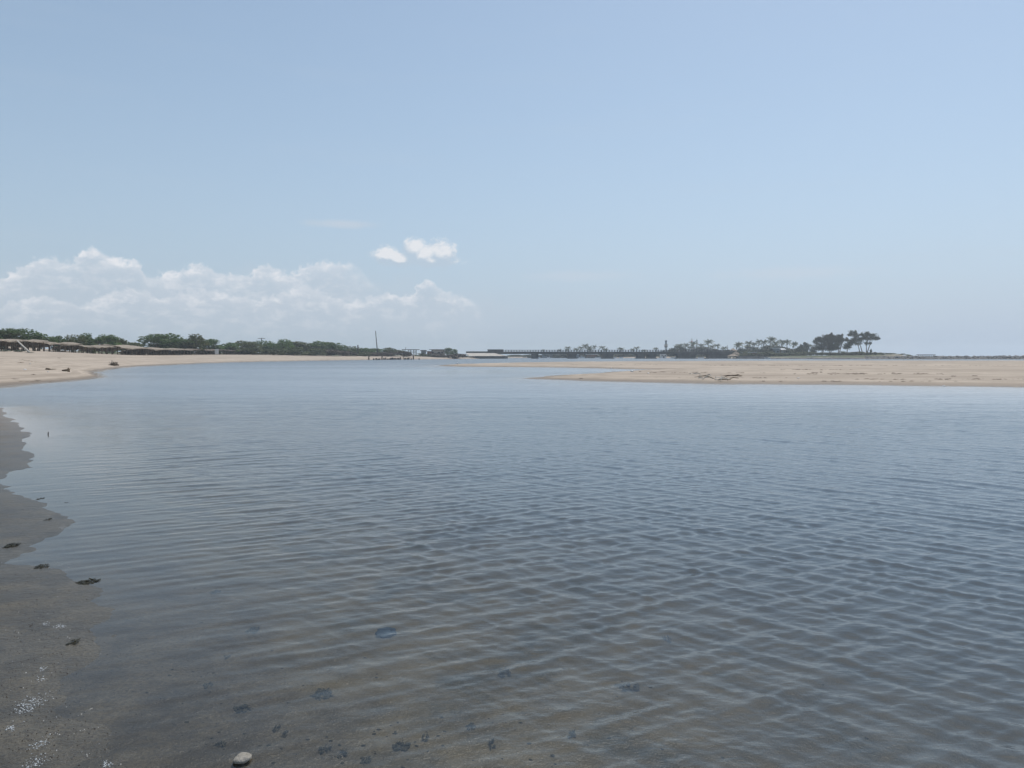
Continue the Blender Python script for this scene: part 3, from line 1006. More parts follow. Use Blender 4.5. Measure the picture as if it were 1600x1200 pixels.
def stump(px, py, wpx, label, kind):
    x, y, z = ground_at(px, py)
    w = px2m(wpx, y)
    m = MB()
    if kind == 0:       # trunk piece lying with a broken root end standing up
        m.tube([(-w * .5, 0, w * .12), (-w * .1, .02, w * .16), (w * .25, 0, w * .17), (w * .42, 0, w * .2)], [w * .10, w * .13, w * .16, w * .15], 9)
        m.tube([(w * .36, 0, -.05), (w * .34, 0, w * .25), (w * .30, .03, w * .48)], [w * .17, w * .15, w * .08], 8)
        m.tube([(w * .3, 0, w * .2), (w * .5, .1, w * .36)], [w * .1, w * .04], 7)
    else:               # low log with a long thin limb
        m.tube([(-w * .5, 0, w * .06), (-w * .38, 0, w * .12), (-w * .1, .02, w * .10), (w * .1, 0, w * .06)], [w * .06, w * .11, w * .10, w * .05], 9)
        m.tube([(0, 0, w * .05), (w * .3, .1, w * .06), (w * .6, .15, w * .02)], [w * .04, w * .03, w * .012], 7)
        m.tube([(-w * .35, 0, w * .1), (-w * .42, .1, w * .24)], [w * .06, w * .03], 7)
    o = m.build('driftwood', M_drift, None, True, (x, y, z))
    tag(o, label, 'driftwood', 'driftwood on the left beach')


stump(103, 580.5, 12, 'chunky driftwood log with an upright broken root end on the sand', 0)
stump(78, 578, 14, 'low brown driftwood log with a thin trailing limb, left of the chunky one', 1)


def brush_pile(px, py, wpx, hpx, label):
    x, y, z = ground_at(px, py)
    w, h = px2m(wpx, y), px2m(hpx, y)
    root = empty('brush_pile', (x, y, z)); tag(root, label, 'brush pile')
    g = random.Random(px)
    tr = MB(); tr.tube([(-w * .45, 0, h * .1), (0, 0, h * .18), (w * .5, .1, h * .12)], [h * .1, h * .16, h * .09], 8); tr.build('trunk', M_drift, root, True)
    for k in range(16):
        a = g.uniform(.3, 2.8); l = g.uniform(.5, 1.0)
        x0 = g.uniform(-w * .3, w * .35)
        b = MB(); b.tube([(x0, g.uniform(-.2, .2), 0.02), (x0 + math.cos(a) * w * .15 * l, g.uniform(-.3, .3), h * .5 * l), (x0 + math.cos(a) * w * .38 * l, g.uniform(-.5, .5), h * math.sin(a) * l)],
                         [.045, .032, .012], 5)
        b.build('branch', M_drift if k % 3 else M_black, root)
    cm = crown_mesh('dead_leaves', px, [(0, 0, h * .25, w * .36, w * .3, h * .3), (w * .2, 0, h * .3, w * .2, w * .2, h * .3)], 90, .08)
    link('dead_leaves', cm, M_scrub, root)


brush_pile(177, 571.5, 17, 9.5, 'dark tangled pile of branches at the waterline of the left beach')


def stick(px, py, len_px, label, rad=.035, mtl=M_black, ang=0.1, group='sticks washed up on the sand', up=0.02, name='stick'):
    x, y, z = ground_at(px, py)
    l = px2m(len_px, y)
    m = MB()
    m.tube([(-l * .5, -.05, .01), (-l * .15, 0.10, .012 + up * .3), (l * .2, -.08, .012 + up * .3), (l * .5, .03, .01)], [rad * .15, rad * .38, rad * .3, rad * .1], 6)
    if l > 1:
        m.tube([(l * .1, 0, .02 + up), (l * .25, .25, .06 + up)], [rad * .4, rad * .15], 5)
    o = m.build(name, mtl, None, True, (x, y, z)); o.rotation_euler.z = ang
    tag(o, label, 'stick', group)
    return o


stick(52, 585.5, 7, 'short dark stick on the pale sand below the two driftwood logs', .06)
stick(92, 559.5, 7, 'small dark twig high on the left beach below the long shelter', .09)
stick(57, 594.5, 14, 'thin dark stick along the wet edge of the left beach, the longest there', .05)
stick(22, 592.5, 16, 'dark stick lying at the left picture edge on the wet sand', .045)
stick(30, 567, 24, 'thin bleached branch sloping down the upper beach near the left edge', .05, M_drift, -.5)


def litter(px, py, wpx, hpx, label, mtl=M_white, float_z=None, name='litter', cat='litter', group='white litter on the shores'):
    if float_z is None:
        x, y, z = ground_at(px, py)
    else:
        x, y = gp(px, py); z = float_z
    w, h = px2m(wpx, y), px2m(hpx, y)
    o = blob(name, mtl, (x, y, z + h * .3), (w * .5, w * .38, h * .55), label, cat, seed=px, group=group, rough=.35, sub=2)
    return o


litter(47, 569, 2.6, 1.6, 'white scrap of litter on the upper sand, highest of the three by the driftwood')
litter(39, 578, 5, 1.6, 'flat white scrap of litter left of the driftwood logs')
litter(75, 581.5, 2.6, 1.7, 'white scrap of litter just below the low driftwood log')
litter(715, 568.8, 3.0, 2.2, 'white object standing on the thin tip of the far sand spit')
litter(955, 576.3, 1.5, 2.4, 'small white upright speck beside the narrow inlet')
litter(987.5, 581, 4.6, 3.0, 'pale lump on the sandbar near the end of the inlet')
litter(1247, 591.2, 4.4, 1.7, 'flat bright white litter on the middle of the sandbar')
litter(1475, 603.2, 4.0, 1.3, 'white litter at the water edge of the sandbar, far right', float_z=0.0)
litter(1013, 583.6, 3.4, 1.3, 'low pale scrap between wrack lines right of the pale lump')

# things lying on the sandbar
for (px, py, l, lab) in [(1288, 596, 9, 'dark stick near the sandbar edge, left of a pair'), (1301, 595.8, 7, 'dark stick near the sandbar edge, right of a pair'),
                         (1490, 588, 11, 'dark bent branch on the right part of the sandbar, left of the straight one'), (1523, 587.6, 10, 'straight dark branch on the right part of the sandbar'),
                         (908, 591.5, 7, 'short dark stick on the near spit'), (1000, 580.8, 4.5, 'tiny dark stick right beside the pale lump'),
                         (1193, 596, 6, 'small dark stick by the sandbar waterline below the debris heap'),
                         (1479, 593, 9, 'thin dark stick on the damp edge of the sandbar below the bent branch'), (1036, 581.2, 10, 'brown branch left of the debris heap on the sandbar')]:
    stick(px, py, l, lab, .05, M_black if px != 1036 else M_drift, rnd.uniform(-.3, .3))


def debris_heap():
    x, y, z = ground_at(1122, 594)
    root = empty('debris_heap', (x, y, z)); tag(root, 'grey heap of bleached branches and rubbish on the sandbar', 'debris heap')
    g = random.Random(4)
    for k in range(34):
        cx, cy = g.gauss(0, .65), g.uniform(-1, 9)
        a = g.uniform(0, 3.14); l = g.uniform(.25, .75); h = g.uniform(.03, .28)
        m = MB(); m.tube([(cx - math.cos(a) * l, cy - math.sin(a) * l, .02), (cx, cy, h), (cx + math.cos(a) * l, cy + math.sin(a) * l, h * .6)], [.015, .035, .012], 5)
        m.build('branch', (M_pale, M_drift, M_pale, M_pale)[k % 4], root)
    for k in range(9):
        mm = MB(); cx, cy = g.gauss(0, .6), g.uniform(-1, 7); s = g.uniform(.08, .2)
        mm.hexa([(cx - s, cy - s, .0), (cx + s, cy - s * .8, .0), (cx - s * .9, cy + s, .0), (cx + s * .9, cy + s, .02), (cx - s * .8, cy - s * .7, s * .9), (cx + s * .8, cy - s * .8, s * .7), (cx - s * .7, cy + s * .8, s), (cx + s * .7, cy + s * .7, s * .8)])
        mm.build('rubble', M_stone, root)
    x, y, z = ground_at(1140, 588.5)
    root = empty('driftwood', (x, y, z)); tag(root, 'dark branching driftwood right behind the grey debris heap', 'driftwood')
    for k in range(6):
        cx, cy = g.uniform(-1.0, 1.1), g.uniform(-.5, 2.5); l = g.uniform(.25, .6)
        m = MB(); m.tube([(cx - l, cy, .02), (cx, cy + .1, .05 + .07 * g.random()), (cx + l, cy + g.uniform(-.3, .3), .03)], [.015, .038, .012], 6)
        m.build('branch', M_drift, root)


debris_heap()


def scatter_flakes(name, mtl, pts, smin, smax, flat, seed, kind='stuff'):
    """many small irregular flakes as one object"""
    g = np.random.default_rng(seed)
    P = np.array(pts, float); n = len(P)
    k = 5
    a0 = g.random(n) * 6.283
    s = smin + (smax - smin) * g.random(n) ** 2.5
    V = np.zeros((n, k + 1, 3))
    for i in range(k):
        a = a0 + i * 6.283 / k
        rr = s * (.6 + .6 * g.random(n))
        V[:, i, 0] = P[:, 0] + np.cos(a) * rr; V[:, i, 1] = P[:, 1] + np.sin(a) * rr; V[:, i, 2] = P[:, 2] - .003 + flat * s * .15 * g.random(n)
    V[:, k] = P + np.stack([0 * s, 0 * s, flat * s], -1)
    base = np.arange(n)[:, None] * (k + 1)
    tris = np.concatenate([np.stack([base[:, 0] + i, base[:, 0] + (i + 1) % k, base[:, 0] + k], -1) for i in range(k)])
    o = link(name, np_mesh(name, V.reshape(-1, 3), tris, smooth_=False), mtl)
    tag(o, kind=kind)
    return o


# wrack lines along the sandbar, following old waterlines at a given height
def wrack():
    g = np.random.default_rng(9)
    pts = []
    for (px0, px1, yfun, n, sc) in [(890, 1190, lambda p: 569.2 + (p - 890) * .0046, 260, .5), (1080, 1420, lambda p: 571.2 + 0 * p, 330, .4), (1010, 1330, lambda p: 582.2 + 0 * p, 260, .9),
                                   (1240, 1480, lambda p: 584 + 0 * p, 420, 1.3), (1200, 1330, lambda p: 577.6 + 0 * p, 130, .6), (1380, 1600, lambda p: 571 + 0 * p, 120, .4),
                                   (1000, 1240, lambda p: 590.2 + 0 * p, 90, .8), (1330, 1600, lambda p: 592.5 + 0 * p, 140, .9), (1150, 1500, lambda p: 596 + 0 * p, 70, .8),
                                   (0, 100, lambda p: 596.5 - 0 * p, 60, .5), (10, 70, lambda p: 558 + p * .14, 90, 1.0), (150, 235, lambda p: 556 + (p - 150) * .02, 40, .6)]:
        p = px0 + (px1 - px0) * g.random(n)
        keep = vnoise(p * .09, np.full(n, px0 * 1.0), 77) > .42
        for q in p[keep]:
            x, y, z = ground_at(q, yfun(q) + g.normal() * .4 * sc)
            if z > 0.01 and y < 330:
                pts.append((x, y, z))
    scatter_flakes('seaweed_wrack', M_wrack, pts, .04, .20, .22, 3)


wrack()

# ---------------------------------------------------------------- old pier stakes off the left beach
stakes = [(576.5, 6.0), (584, 1.5), (588, 2.2), (591, 1.2), (593.5, 1.8), (597, 5.8), (600, 2.2), (603, 3.2), (606, 1.6), (609, 1.5), (611, 2.4), (613.5, 2.8), (616, 1.8), (618, 2.2), (621, 2.0), (623.5, 2.4),
          (626, 3.4), (632, 1.7), (634, 1.9), (637, 2.0), (639, 2.2), (643, 1.4), (646.2, 6.2), (655, 1.4)]
for i, (px, hp) in enumerate(stakes):
    D = 349 + (px - 600) * .42 + 2 * math.sin(i * 2.3)
    if i == 0:
        D = 346
    x, y = at(px, D)
    hb = H(x, y)
    h = px2m(hp, D)
    m = MB(); w = .42 if hp < 3 else .30
    zb = min(-.5, hb - .3)
    m.tube([(0, 0, zb), (rnd.uniform(-.08, .08), 0, h * .6), (rnd.uniform(-.15, .15), 0, h + .15)], [w, w * .95, w * .8], 7)
    lab = {0: 'tall thin stake standing alone left of the row in the shallows', 5: 'tallest stake among the stumps in the shallows', 22: 'tall stake near the right end of the row in the shallows'}.get(
        i, f'short rotten pier stump in the shallows, {ORD[min(i, 19)] if i < 20 else "last but " + ["three", "two", "none", "one", "none"][i - 20]} in the row from the left')
    if i == 23: lab = 'short rotten pier stump in the shallows, last of the row on the right'
    if i == 20: lab = 'short rotten pier stump in the shallows, third left of the tall right stake'[:90]
    if i == 21: lab = 'short rotten pier stump in the shallows, directly left of the tall right stake'
    tag(m.build('wooden_stake', M_black, None, True, (x, y, 0)), lab, 'stake', 'old pier stakes in the shallows')

# ---------------------------------------------------------------- poles and masts
def pole(px, D, top, rad, label, cat, lean=0.0, name='pole', mtl=M_concd, bars=(), group=None):
    x, y = at(px, D); z = H(x, y) - .3; zt_ = zt(top, D)
    root = empty(name, (x, y, z)); tag(root, label, cat, group)
    h = zt_ - z
    m = MB(); m.tube([(0, 0, 0), (lean * h * .5, 0, h * .5), (lean * h, 0, h)], [rad * 1.25, rad, rad * .75], 8); m.build('shaft', mtl, root, True)
    for (k, w) in bars:
        b = MB(); b.box(-w / 2 + lean * h * k, w / 2 + lean * h * k, -.09, .09, h * k - .1, h * k + .1); b.build('crossarm', M_black, root)
    return root


pole(590.5, 392, 517, .22, 'tall slender mast leaning slightly left above the scrub', 'mast', -.085, 'mast')
pole(559.5, 386, 539, .34, 'short thick black pole standing on the dune slope', 'pole', 0, 'pole', M_black)
pole(409, 340, 528, .2, 'thin utility pole with crossarm above the dune trees', 'utility pole', 0, 'utility_pole', M_black, ((.97, 3.0),))
pole(629.5, 380, 542, .10, 'bare pole leaning out of the grey leafless bush', 'pole', .25, 'pole', M_black)

# ---------------------------------------------------------------- pergola, hut and house at the end of the left beach
def at3(px, D, z):
    x, y = at(px, D)
    return (x, y, z)


D = 462
root = empty('pergola', at3(641, D, H(*at(641, D)))); tag(root, 'open wooden pergola on thin legs right of the leafless bush', 'pergola')
zb = H(*at(641, D)); zr = zt(545.8, D) - zb
m = MB(); m.box(-4.6, 5.2, -2, 2, zr - .35, zr); m.build('roof', M_concd, root)
for k, xx in enumerate((-.9, .35, 2.1, 3.4)):
    for yy in (-1.7, 1.7):
        m = MB(); m.tube([(xx, yy, -.3), (xx, yy, zr - .35)], .14, 7); m.build('post', M_concd, root)
m = MB(); m.box(-.7, 3.4, -1.9, -1.6, zr * .55, zr * .55 + .25); m.build('rail', M_concd, root)


def house(px0, px1, D, top, label, wall, roof, roof_h=.35, over=.5, depth=6, doors=((.3, .9, 2.0),), windows=((.7, 1.2, 1.0),), base=None, name='house', cat='house', gable=0.0, group=None):
    x0, y0 = at(px0, D); x1, _ = at(px1, D)
    z = min(H(x0, D), H(x1, D)) if base is None else base
    w = x1 - x0; h = zt(top, D) - z - roof_h - gable
    root = empty(name, ((x0 + x1) / 2, D, z)); tag(root, label, cat, group)
    m = MB(); m.box(-w / 2, w / 2, 0, depth, -.3, h); m.build('wall', wall, root)
    m = MB()
    if gable:
        hw = w / 2 + over
        m.add([(-hw, -over, h), (hw, -over, h), (hw, depth + over, h), (-hw, depth + over, h), (-hw * .8, depth / 2, h + gable + roof_h), (hw * .8, depth / 2, h + gable + roof_h),
               ], [(3, 2, 1, 0), (0, 1, 5, 4), (2, 3, 4, 5), (0, 4, 3), (1, 2, 5)])
    else:
        m.box(-w / 2 - over, w / 2 + over, -over, depth + over, h, h + roof_h)
    m.build('roof', roof, root)
    for (k, dw, dh) in doors:
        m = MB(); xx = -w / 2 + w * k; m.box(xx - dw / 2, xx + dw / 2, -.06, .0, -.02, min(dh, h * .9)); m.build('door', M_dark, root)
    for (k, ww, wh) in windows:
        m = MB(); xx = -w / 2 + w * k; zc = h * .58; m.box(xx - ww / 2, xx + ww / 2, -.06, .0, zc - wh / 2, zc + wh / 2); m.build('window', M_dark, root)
    return root


house(658, 664, 466, 547, 'small blue grey hut between the pergola and the beach house', M_wall2, M_concd, doors=((.5, .8, 1.8),), windows=())
house(674, 694, 470, 545.8, 'flat roofed beach house with a long pale roof slab', M_wall, M_conc, roof_h=.3, over=1.2, doors=((.25, 1.4, 1.8),), windows=((.1, 1.2, 1.0), (.6, 1.6, 1.0), (.85, 1.2, 1.0)))
house(667.5, 673.5, 464, 548.6, 'low brick shed in front of the flat roofed beach house', M_brick, M_concd, doors=((.6, 1.0, 1.6),), windows=((.25, .7, .7),))
bx, by = at(642, 440)
m = MB(); m.hexa([(-1.6, -.6, 0), (1.6, -.5, 0), (-1.7, .6, 0), (1.7, .6, 0), (-2.0, -.8, .75), (2.0, -.75, .75), (-1.9, .75, .7), (2.1, .7, .7)])
m.box(-1.5, 1.5, -.35, .35, .76, .84)
tag(m.build('boat', M_white, None, False, (bx, by, H(bx, by) + .1)), 'white boat hull pulled up on the sand below the pergola', 'boat')

# ---------------------------------------------------------------- embankment and bridge
D = 490
def bx_(px):
    return at(px, D)[0]


z1, z0 = zt(551, D), zt(556.2, D)
root = empty('embankment', (bx_(760), D, 0)); tag(root, 'pale stone faced embankment carrying the left end of the bridge', 'embankment')
cx = bx_(760)
v = [(bx_(727) - cx, 2, z1), (bx_(771) - cx, 2, z1), (bx_(788) - cx, -6, z0), (bx_(733) - cx, -6, z0), (bx_(727) - cx, 16, z1), (bx_(771) - cx, 16, z1), (bx_(792) - cx, 20, z0), (bx_(733) - cx, 20, z0),
     (bx_(788) - cx, -6, z0 - .4), (bx_(733) - cx, -6, z0 - .4), (bx_(792) - cx, 20, z0 - .4), (bx_(733) - cx, 20, z0 - .4)]
m = MB(); m.add(v, [(3, 2, 1, 0), (0, 1, 5, 4), (1, 2, 6, 5), (0, 4, 7, 3), (3, 9, 8, 2), (2, 8, 10, 6), (7, 11, 9, 3), (4, 5, 6, 7)]); m.build('slope', M_slope, root)
m = MB()
m.add([(bx_(750) - cx, -6.6, -1.5), (bx_(791.5) - cx, -6.6, -1.5), (bx_(789) - cx, -6.3, z0 - .05), (bx_(742) - cx, -6.3, z0 - .05), (bx_(750) - cx, 22, -1.5), (bx_(794) - cx, 22, -1.5), (bx_(793) - cx, 22, z0 - .05), (bx_(742) - cx, 22, z0 - .05)],
      [(0, 1, 2, 3), (1, 5, 6, 2), (5, 4, 7, 6), (4, 0, 3, 7), (3, 2, 6, 7)])
m.build('toe_wall', M_concd, root)
m = MB(); m.box(bx_(728) - cx, bx_(775) - cx, 1.4, 1.75, z1 - .25, zt(549, D)); m.build('parapet', M_concd, root)

bridge = empty('bridge', (bx_(960), D, 0)); tag(bridge, 'long low grey road bridge on wide piers across the lagoon mouth', 'bridge')
cx = bx_(960)
zd, zl, zr = zt(549.3, D), zt(553.2, D), zt(546.6, D)
xl, xr = bx_(772) - cx, bx_(1146) - cx
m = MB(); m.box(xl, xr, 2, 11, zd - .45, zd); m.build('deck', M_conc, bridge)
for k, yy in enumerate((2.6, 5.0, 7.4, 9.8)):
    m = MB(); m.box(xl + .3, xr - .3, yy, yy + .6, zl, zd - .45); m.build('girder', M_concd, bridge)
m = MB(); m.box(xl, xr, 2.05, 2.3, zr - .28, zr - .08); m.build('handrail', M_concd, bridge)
m = MB(); m.box(xl, xr, 10.7, 10.95, zr - .28, zr - .08); m.build('handrail', M_concd, bridge)
npost = 88
for k in range(npost):
    xx = xl + .5 + (xr - xl - 1) * k / (npost - 1)
    m = MB(); m.box(xx - .27, xx + .27, 2.02, 2.36, zd, zr); m.build('railing_post', M_concd, bridge)
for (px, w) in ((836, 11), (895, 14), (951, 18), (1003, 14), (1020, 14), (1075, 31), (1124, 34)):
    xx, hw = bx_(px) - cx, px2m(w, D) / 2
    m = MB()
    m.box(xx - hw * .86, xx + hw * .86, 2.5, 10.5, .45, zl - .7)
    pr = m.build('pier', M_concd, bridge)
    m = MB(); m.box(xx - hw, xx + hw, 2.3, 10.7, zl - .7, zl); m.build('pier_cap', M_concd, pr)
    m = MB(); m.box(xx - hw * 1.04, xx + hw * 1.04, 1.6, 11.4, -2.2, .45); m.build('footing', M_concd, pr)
m = MB(); xx = bx_(772) - cx; m.box(xx - 4.0, xx + 5.5, 1.9, 11.1, zd + .02, zr + .1); m.box(xx - 4.2, xx + 5.6, 1.8, 11.2, zr + .1, zr + .3)
m.build('end_block', M_concd, bridge)


def sm_tower():
    D = 640
    x, y = at(1040.3, D); z = H(x, y)
    root = empty('tower', (x, y, z)); tag(root, 'pale tower with a wider balcony and narrow top above the bridge', 'tower')
    h = zt(532, D) - z
    def ring(z0, z1, r0, r1, name, mt, n=14):
        m = MB(); m.tube([(0, 0, z0), (0, 0, z1)], [r0, r1], n); m.build(name, mt, root)
    k = D / F
    ring(-.3, h * .56, 2.0 * k, 1.75 * k, 'shaft', M_white)
    ring(h * .56, h * .62, 1.75 * k, 2.5 * k, 'corbel', M_conc)
    ring(h * .62, h * .77, 2.5 * k, 2.5 * k, 'balcony', M_wall)
    ring(h * .77, h * .94, 1.45 * k, 1.45 * k, 'lantern_room', M_wall2)
    ring(h * .94, h, 1.75 * k, 1.55 * k, 'cap', M_concd)
    for s in (-.7, .7):
        m = MB(); m.box(s * k - .22 * k, s * k + .22 * k, -2.06 * k, -1.5 * k, h * .12, h * .5); m.build('window', M_concd, root)


sm_tower()
# telecom masts behind the palms
def lattice(px, D, top, w, label, bands):
    x, y = at(px, D); z = H(x, y); h = zt(top, D) - z
    root = empty('telecom_mast', (x, y, z)); tag(root, label, 'mast', 'thin masts behind the palms')
    n = 9
    for i in range(n):
        a, b = h * i / n, h * (i + 1) / n
        m = MB()
        for sx, sy in ((-1, -1), (1, -1), (0, 1)):
            m.tube([(sx * w, sy * w, a), (sx * w, sy * w, b)], .14, 5)
        m.tube([(-w, -w, a), (w, -w, b)], .09, 4); m.tube([(w, -w, a), (0, w, b)], .09, 4); m.tube([(0, w, a), (-w, -w, b)], .09, 4)
        m.build('section', (M_red if i % 2 else M_white) if bands else M_concd, root)
    m = MB(); m.tube([(0, 0, h), (0, 0, h + h * .06)], .1, 5); m.build('antenna', M_concd, root)


lattice(1080.6, 680, 529.5, .5, 'thin banded telecom mast left of the highest bridge end palm', True)
lattice(1088.5, 680, 531, .28, 'thin dark mast close right of the banded telecom mast', False)
pole(1136.5, 560, 539, .16, 'thin dark pole rising among palms at the right bridge end', 'pole', 0, 'pole', M_black)

# ---------------------------------------------------------------- coconut palms
def palm_protos():
    out = []
    for s in range(4):
        g = random.Random(300 + s)
        lean = (.10, -.08, .03, -.16)[s]
        tr = MB()
        pts = [(lean * (k / 6) ** 1.8, .02 * math.sin(k), .86 * k / 6 - .02 * (k == 0)) for k in range(7)]
        tr.tube(pts, [.026, .021, .018, .017, .016, .015, .014], 7)
        tx, ty, tz = pts[-1]
        cr = MB()
        nf = 16
        for f in range(nf):
            a = f * 2.399 + g.uniform(-.2, .2)
            el = 1.4 - 2.0 * (f / nf) + g.uniform(-.15, .15)
            L = g.uniform(.25, .31)
            dx, dy = math.cos(a), math.sin(a)
            P = []
            x, z, e = 0, 0, el
            for k in range(8):
                P.append((x, z))
                x += math.cos(e) * L / 7; z += math.sin(e) * L / 7; e -= .19 + .05 * (k > 3)
            sx, sy = -dy, dx
            for k in range(7):
                for h_ in range(2):
                    q = (h_ * .5 + .1)
                    xx = P[k][0] + (P[k + 1][0] - P[k][0]) * q; zz = P[k][1] + (P[k + 1][1] - P[k][1]) * q
                    x2 = P[k][0] + (P[k + 1][0] - P[k][0]) * (q + .5); z2 = P[k][1] + (P[k + 1][1] - P[k][1]) * (q + .5)
                    wl_ = .075 * math.sin(math.pi * min(1, (k + .9 + q * .5) / 8.2)) + .012
                    for sd in (-1, 1):
                        ex, ey = dx * (x2 + .03) + sx * sd * wl_ * .75, dy * (x2 + .03) + sy * sd * wl_ * .75
                        cr.add([(tx + dx * xx, ty + dy * xx, tz + zz), (tx + dx * x2, ty + dy * x2, tz + z2), (tx + ex, ty + ey, tz + z2 - wl_ * .75)], [(0, 1, 2)])
            for k in range(7):                         # midrib
                a0, a1 = P[k], P[k + 1]
                cr.add([(tx + dx * a0[0] - sx * .004, ty + dy * a0[0] - sy * .004, tz + a0[1]), (tx + dx * a0[0] + sx * .004, ty + dy * a0[0] + sy * .004, tz + a0[1]),
                        (tx + dx * a1[0] + sx * .003, ty + dy * a1[0] + sy * .003, tz + a1[1]), (tx + dx * a1[0] - sx * .003, ty + dy * a1[0] - sy * .003, tz + a1[1])], [(0, 1, 2, 3)])
        out.append((cr.mesh('crown'), tr.mesh('trunk', True)))
    return out


PALM = palm_protos()


def palm(px, top, wpx, D, i, label):
    x, y = at(px, D); z = H(x, y)
    h = zt(top, D) - z
    w = px2m(wpx, D)
    o = empty('coconut_palm', (x, y, z), rnd.uniform(0, 6.28)); tag(o, label, 'palm', 'coconut palms on the far bank')
    s = max(.62 * h, min(1.7 * h, w / .42))
    # crown and trunk share one scale in plan so that the crown keeps the width seen
    o.scale = (s, s, h / 1.02)
    for nm, me, mt in (('crown', PALM[i % 4][0], M_palm), ('trunk', PALM[i % 4][1], M_bark)):
        c = bpy.data.objects.new(nm, me); c.parent = o; COL.objects.link(c)
        if not me.materials: me.materials.append(mt)


palms = []
for (px, top, w, lab) in [
    (849, 545.5, 4, 'tiny palm crown peeking over the bridge near its left end'),
    (875, 545.5, 5, 'small low palm over the bridge, left of the first palm group'),
    (885.5, 545, 5, 'low palm at the left foot of the first palm group'),
    (890.5, 541.5, 8, 'leftmost full palm crown of the first group above the bridge'),
    (900, 543.5, 8, 'palm left in the dense middle of the first group above the bridge'),
    (906, 541, 8, 'second highest palm of the first group above the bridge'),
    (914, 537.5, 9, 'highest palm of the first group above the bridge'),
    (918, 540.5, 8, 'palm leaning right beside the highest of the first group'),
    (922, 543.5, 7, 'rightmost low palm of the first group above the bridge'),
    (930, 539.5, 6, 'isolated slim palm with a bare trunk above the bridge'),
    (940, 540.5, 9, 'round palm crown right of the isolated slim palm'),
    (949.5, 543.5, 7, 'low palm between the isolated slim palm and the next single crown'),
    (970.5, 542.5, 9, 'single palm midway between the first group and the pale tower'),
    (986.5, 544.5, 8, 'lower one of the palm pair left of the pale tower'),
    (994, 541.5, 8, 'higher one of the palm pair left of the pale tower'),
    (1007, 546, 6, 'tiny palm crown low behind the railing left of the pale tower'),
    (1026.5, 542.8, 8, 'palm standing closest on the left of the pale tower'),
    (1057, 538.5, 9, 'dense palm on the left of the rounded clump right of the pale tower'),
    (1062, 537, 9, 'palm top in the middle of the rounded clump right of the pale tower'),
    (1068, 536.5, 9, 'palm on the right of the rounded clump right of the pale tower'),
    (1075, 541, 7, 'low palm between the rounded clump and the banded telecom mast'),
    (1085.5, 533.5, 10, 'tall palm beside the banded telecom mast'),
    (1096, 537, 9, 'palm between the telecom mast and the highest bridge end palm'),
    (1106.5, 530.5, 12, 'highest palm above the right half of the bridge'),
    (1114, 539, 8, 'low palm right beneath the highest bridge end palm'),
    (1121, 537.5, 8, 'slim palm above the right end of the bridge'),
    (1129, 543, 8, 'low bushy palm at the right end of the bridge'),
    (1135.5, 541.5, 8, 'palm touching the thin dark pole at the right bridge end'),
]:
    palms.append((px, top, w, 625 + rnd.uniform(-10, 40), lab))
for (px, top, w, D, lab) in [
    (1149.5, 537, 9, 540, 'left palm of the pair above the brown thatched hut'),
    (1154.5, 534.5, 10, 545, 'right and taller palm of the pair above the brown thatched hut'),
    (1166.5, 539, 9, 540, 'short palm left of the pale two storey house'),
    (1174.5, 533, 10, 560, 'palm directly above the pale two storey house'),
    (1180, 534.5, 8, 555, 'palm just right above the pale two storey house'),
    (1183.5, 530.5, 7, 570, 'slim palm right of the pale two storey house'),
    (1193.5, 531, 11, 550, 'broad palm left of the tallest palm'),
    (1200.5, 526.5, 12, 555, 'tallest palm on the far bank'),
    (1206, 536.5, 9, 540, 'short palm under the right fronds of the tallest palm'),
    (1214, 532.5, 11, 545, 'palm above the white roofed house'),
    (1222.5, 530.8, 9, 550, 'upright palm right of the white roofed house'),
    (1230.5, 530.8, 11, 555, 'broad palm with hanging fronds, left of the last palm pair'),
    (1237.5, 535, 9, 545, 'left palm of the last pair before the round tree clump'),
    (1242.3, 533.8, 6, 560, 'right slim palm of the last pair before the round tree clump'),
    (1264.5, 538, 8, 540, 'short palm between the round tree clump and the casuarinas'),
]:
    palms.append((px, top, w, D, lab))
for i, (px, top, w, D, lab) in enumerate(palms):
    palm(px, top, w * 1.3, D, i, lab)

# ---------------------------------------------------------------- trees and bushes of the far bank
far_trees = [
    (1060, 640, 26, 540, 'rounded dark tree under the palm clump right of the pale tower'),
    (1095, 650, 34, 541, 'dark tree mass below the palms left of the highest bridge end palm'),
    (1120, 640, 30, 543.5, 'dark tree mass below the palms at the right bridge end'),
    (1163, 520, 22, 545, 'dark bushy tree right behind the brown thatched hut'),
    (1190, 520, 24, 542, 'dark tree between the pale house and the white roofed house'),
    (1203, 516, 22, 542.5, 'dark tree below the tallest palm'),
    (1226, 520, 26, 545, 'dark low tree right of the white roofed house'),
    (1250, 520, 9, 535.5, 'left half of the round tree clump before the casuarinas'),
    (1257, 524, 11, 534, 'right half of the round tree clump before the casuarinas'),
    (1254, 512, 14, 541, 'low front bush tree of the round clump before the casuarinas'),
    (1160, 545, 18, 543, 'dark tree under the short palm left of the pale house'),
    (1199, 545, 20, 539, 'dark tree behind the trunk of the tallest palm'),
    (1231, 545, 20, 541, 'dark tree under the broad palm with hanging fronds'),
    (1140, 640, 26, 546, 'low tree mass behind the right bridge end'),
    (1150, 530, 18, 546.5, 'dark bush like tree left behind the highest thatched roof'),
    (1176, 545, 22, 541, 'dark tree behind the pale two storey house'),
    (1214, 545, 26, 540, 'dark tree behind the white roofed house'),
    (1240, 540, 24, 543, 'dark tree under the last palm pair'),
    (1044, 655, 30, 547, 'low dark tree right at the foot of the pale tower'),
    (1270, 525, 9, 538, 'low tree leaning against the left casuarina'),
]
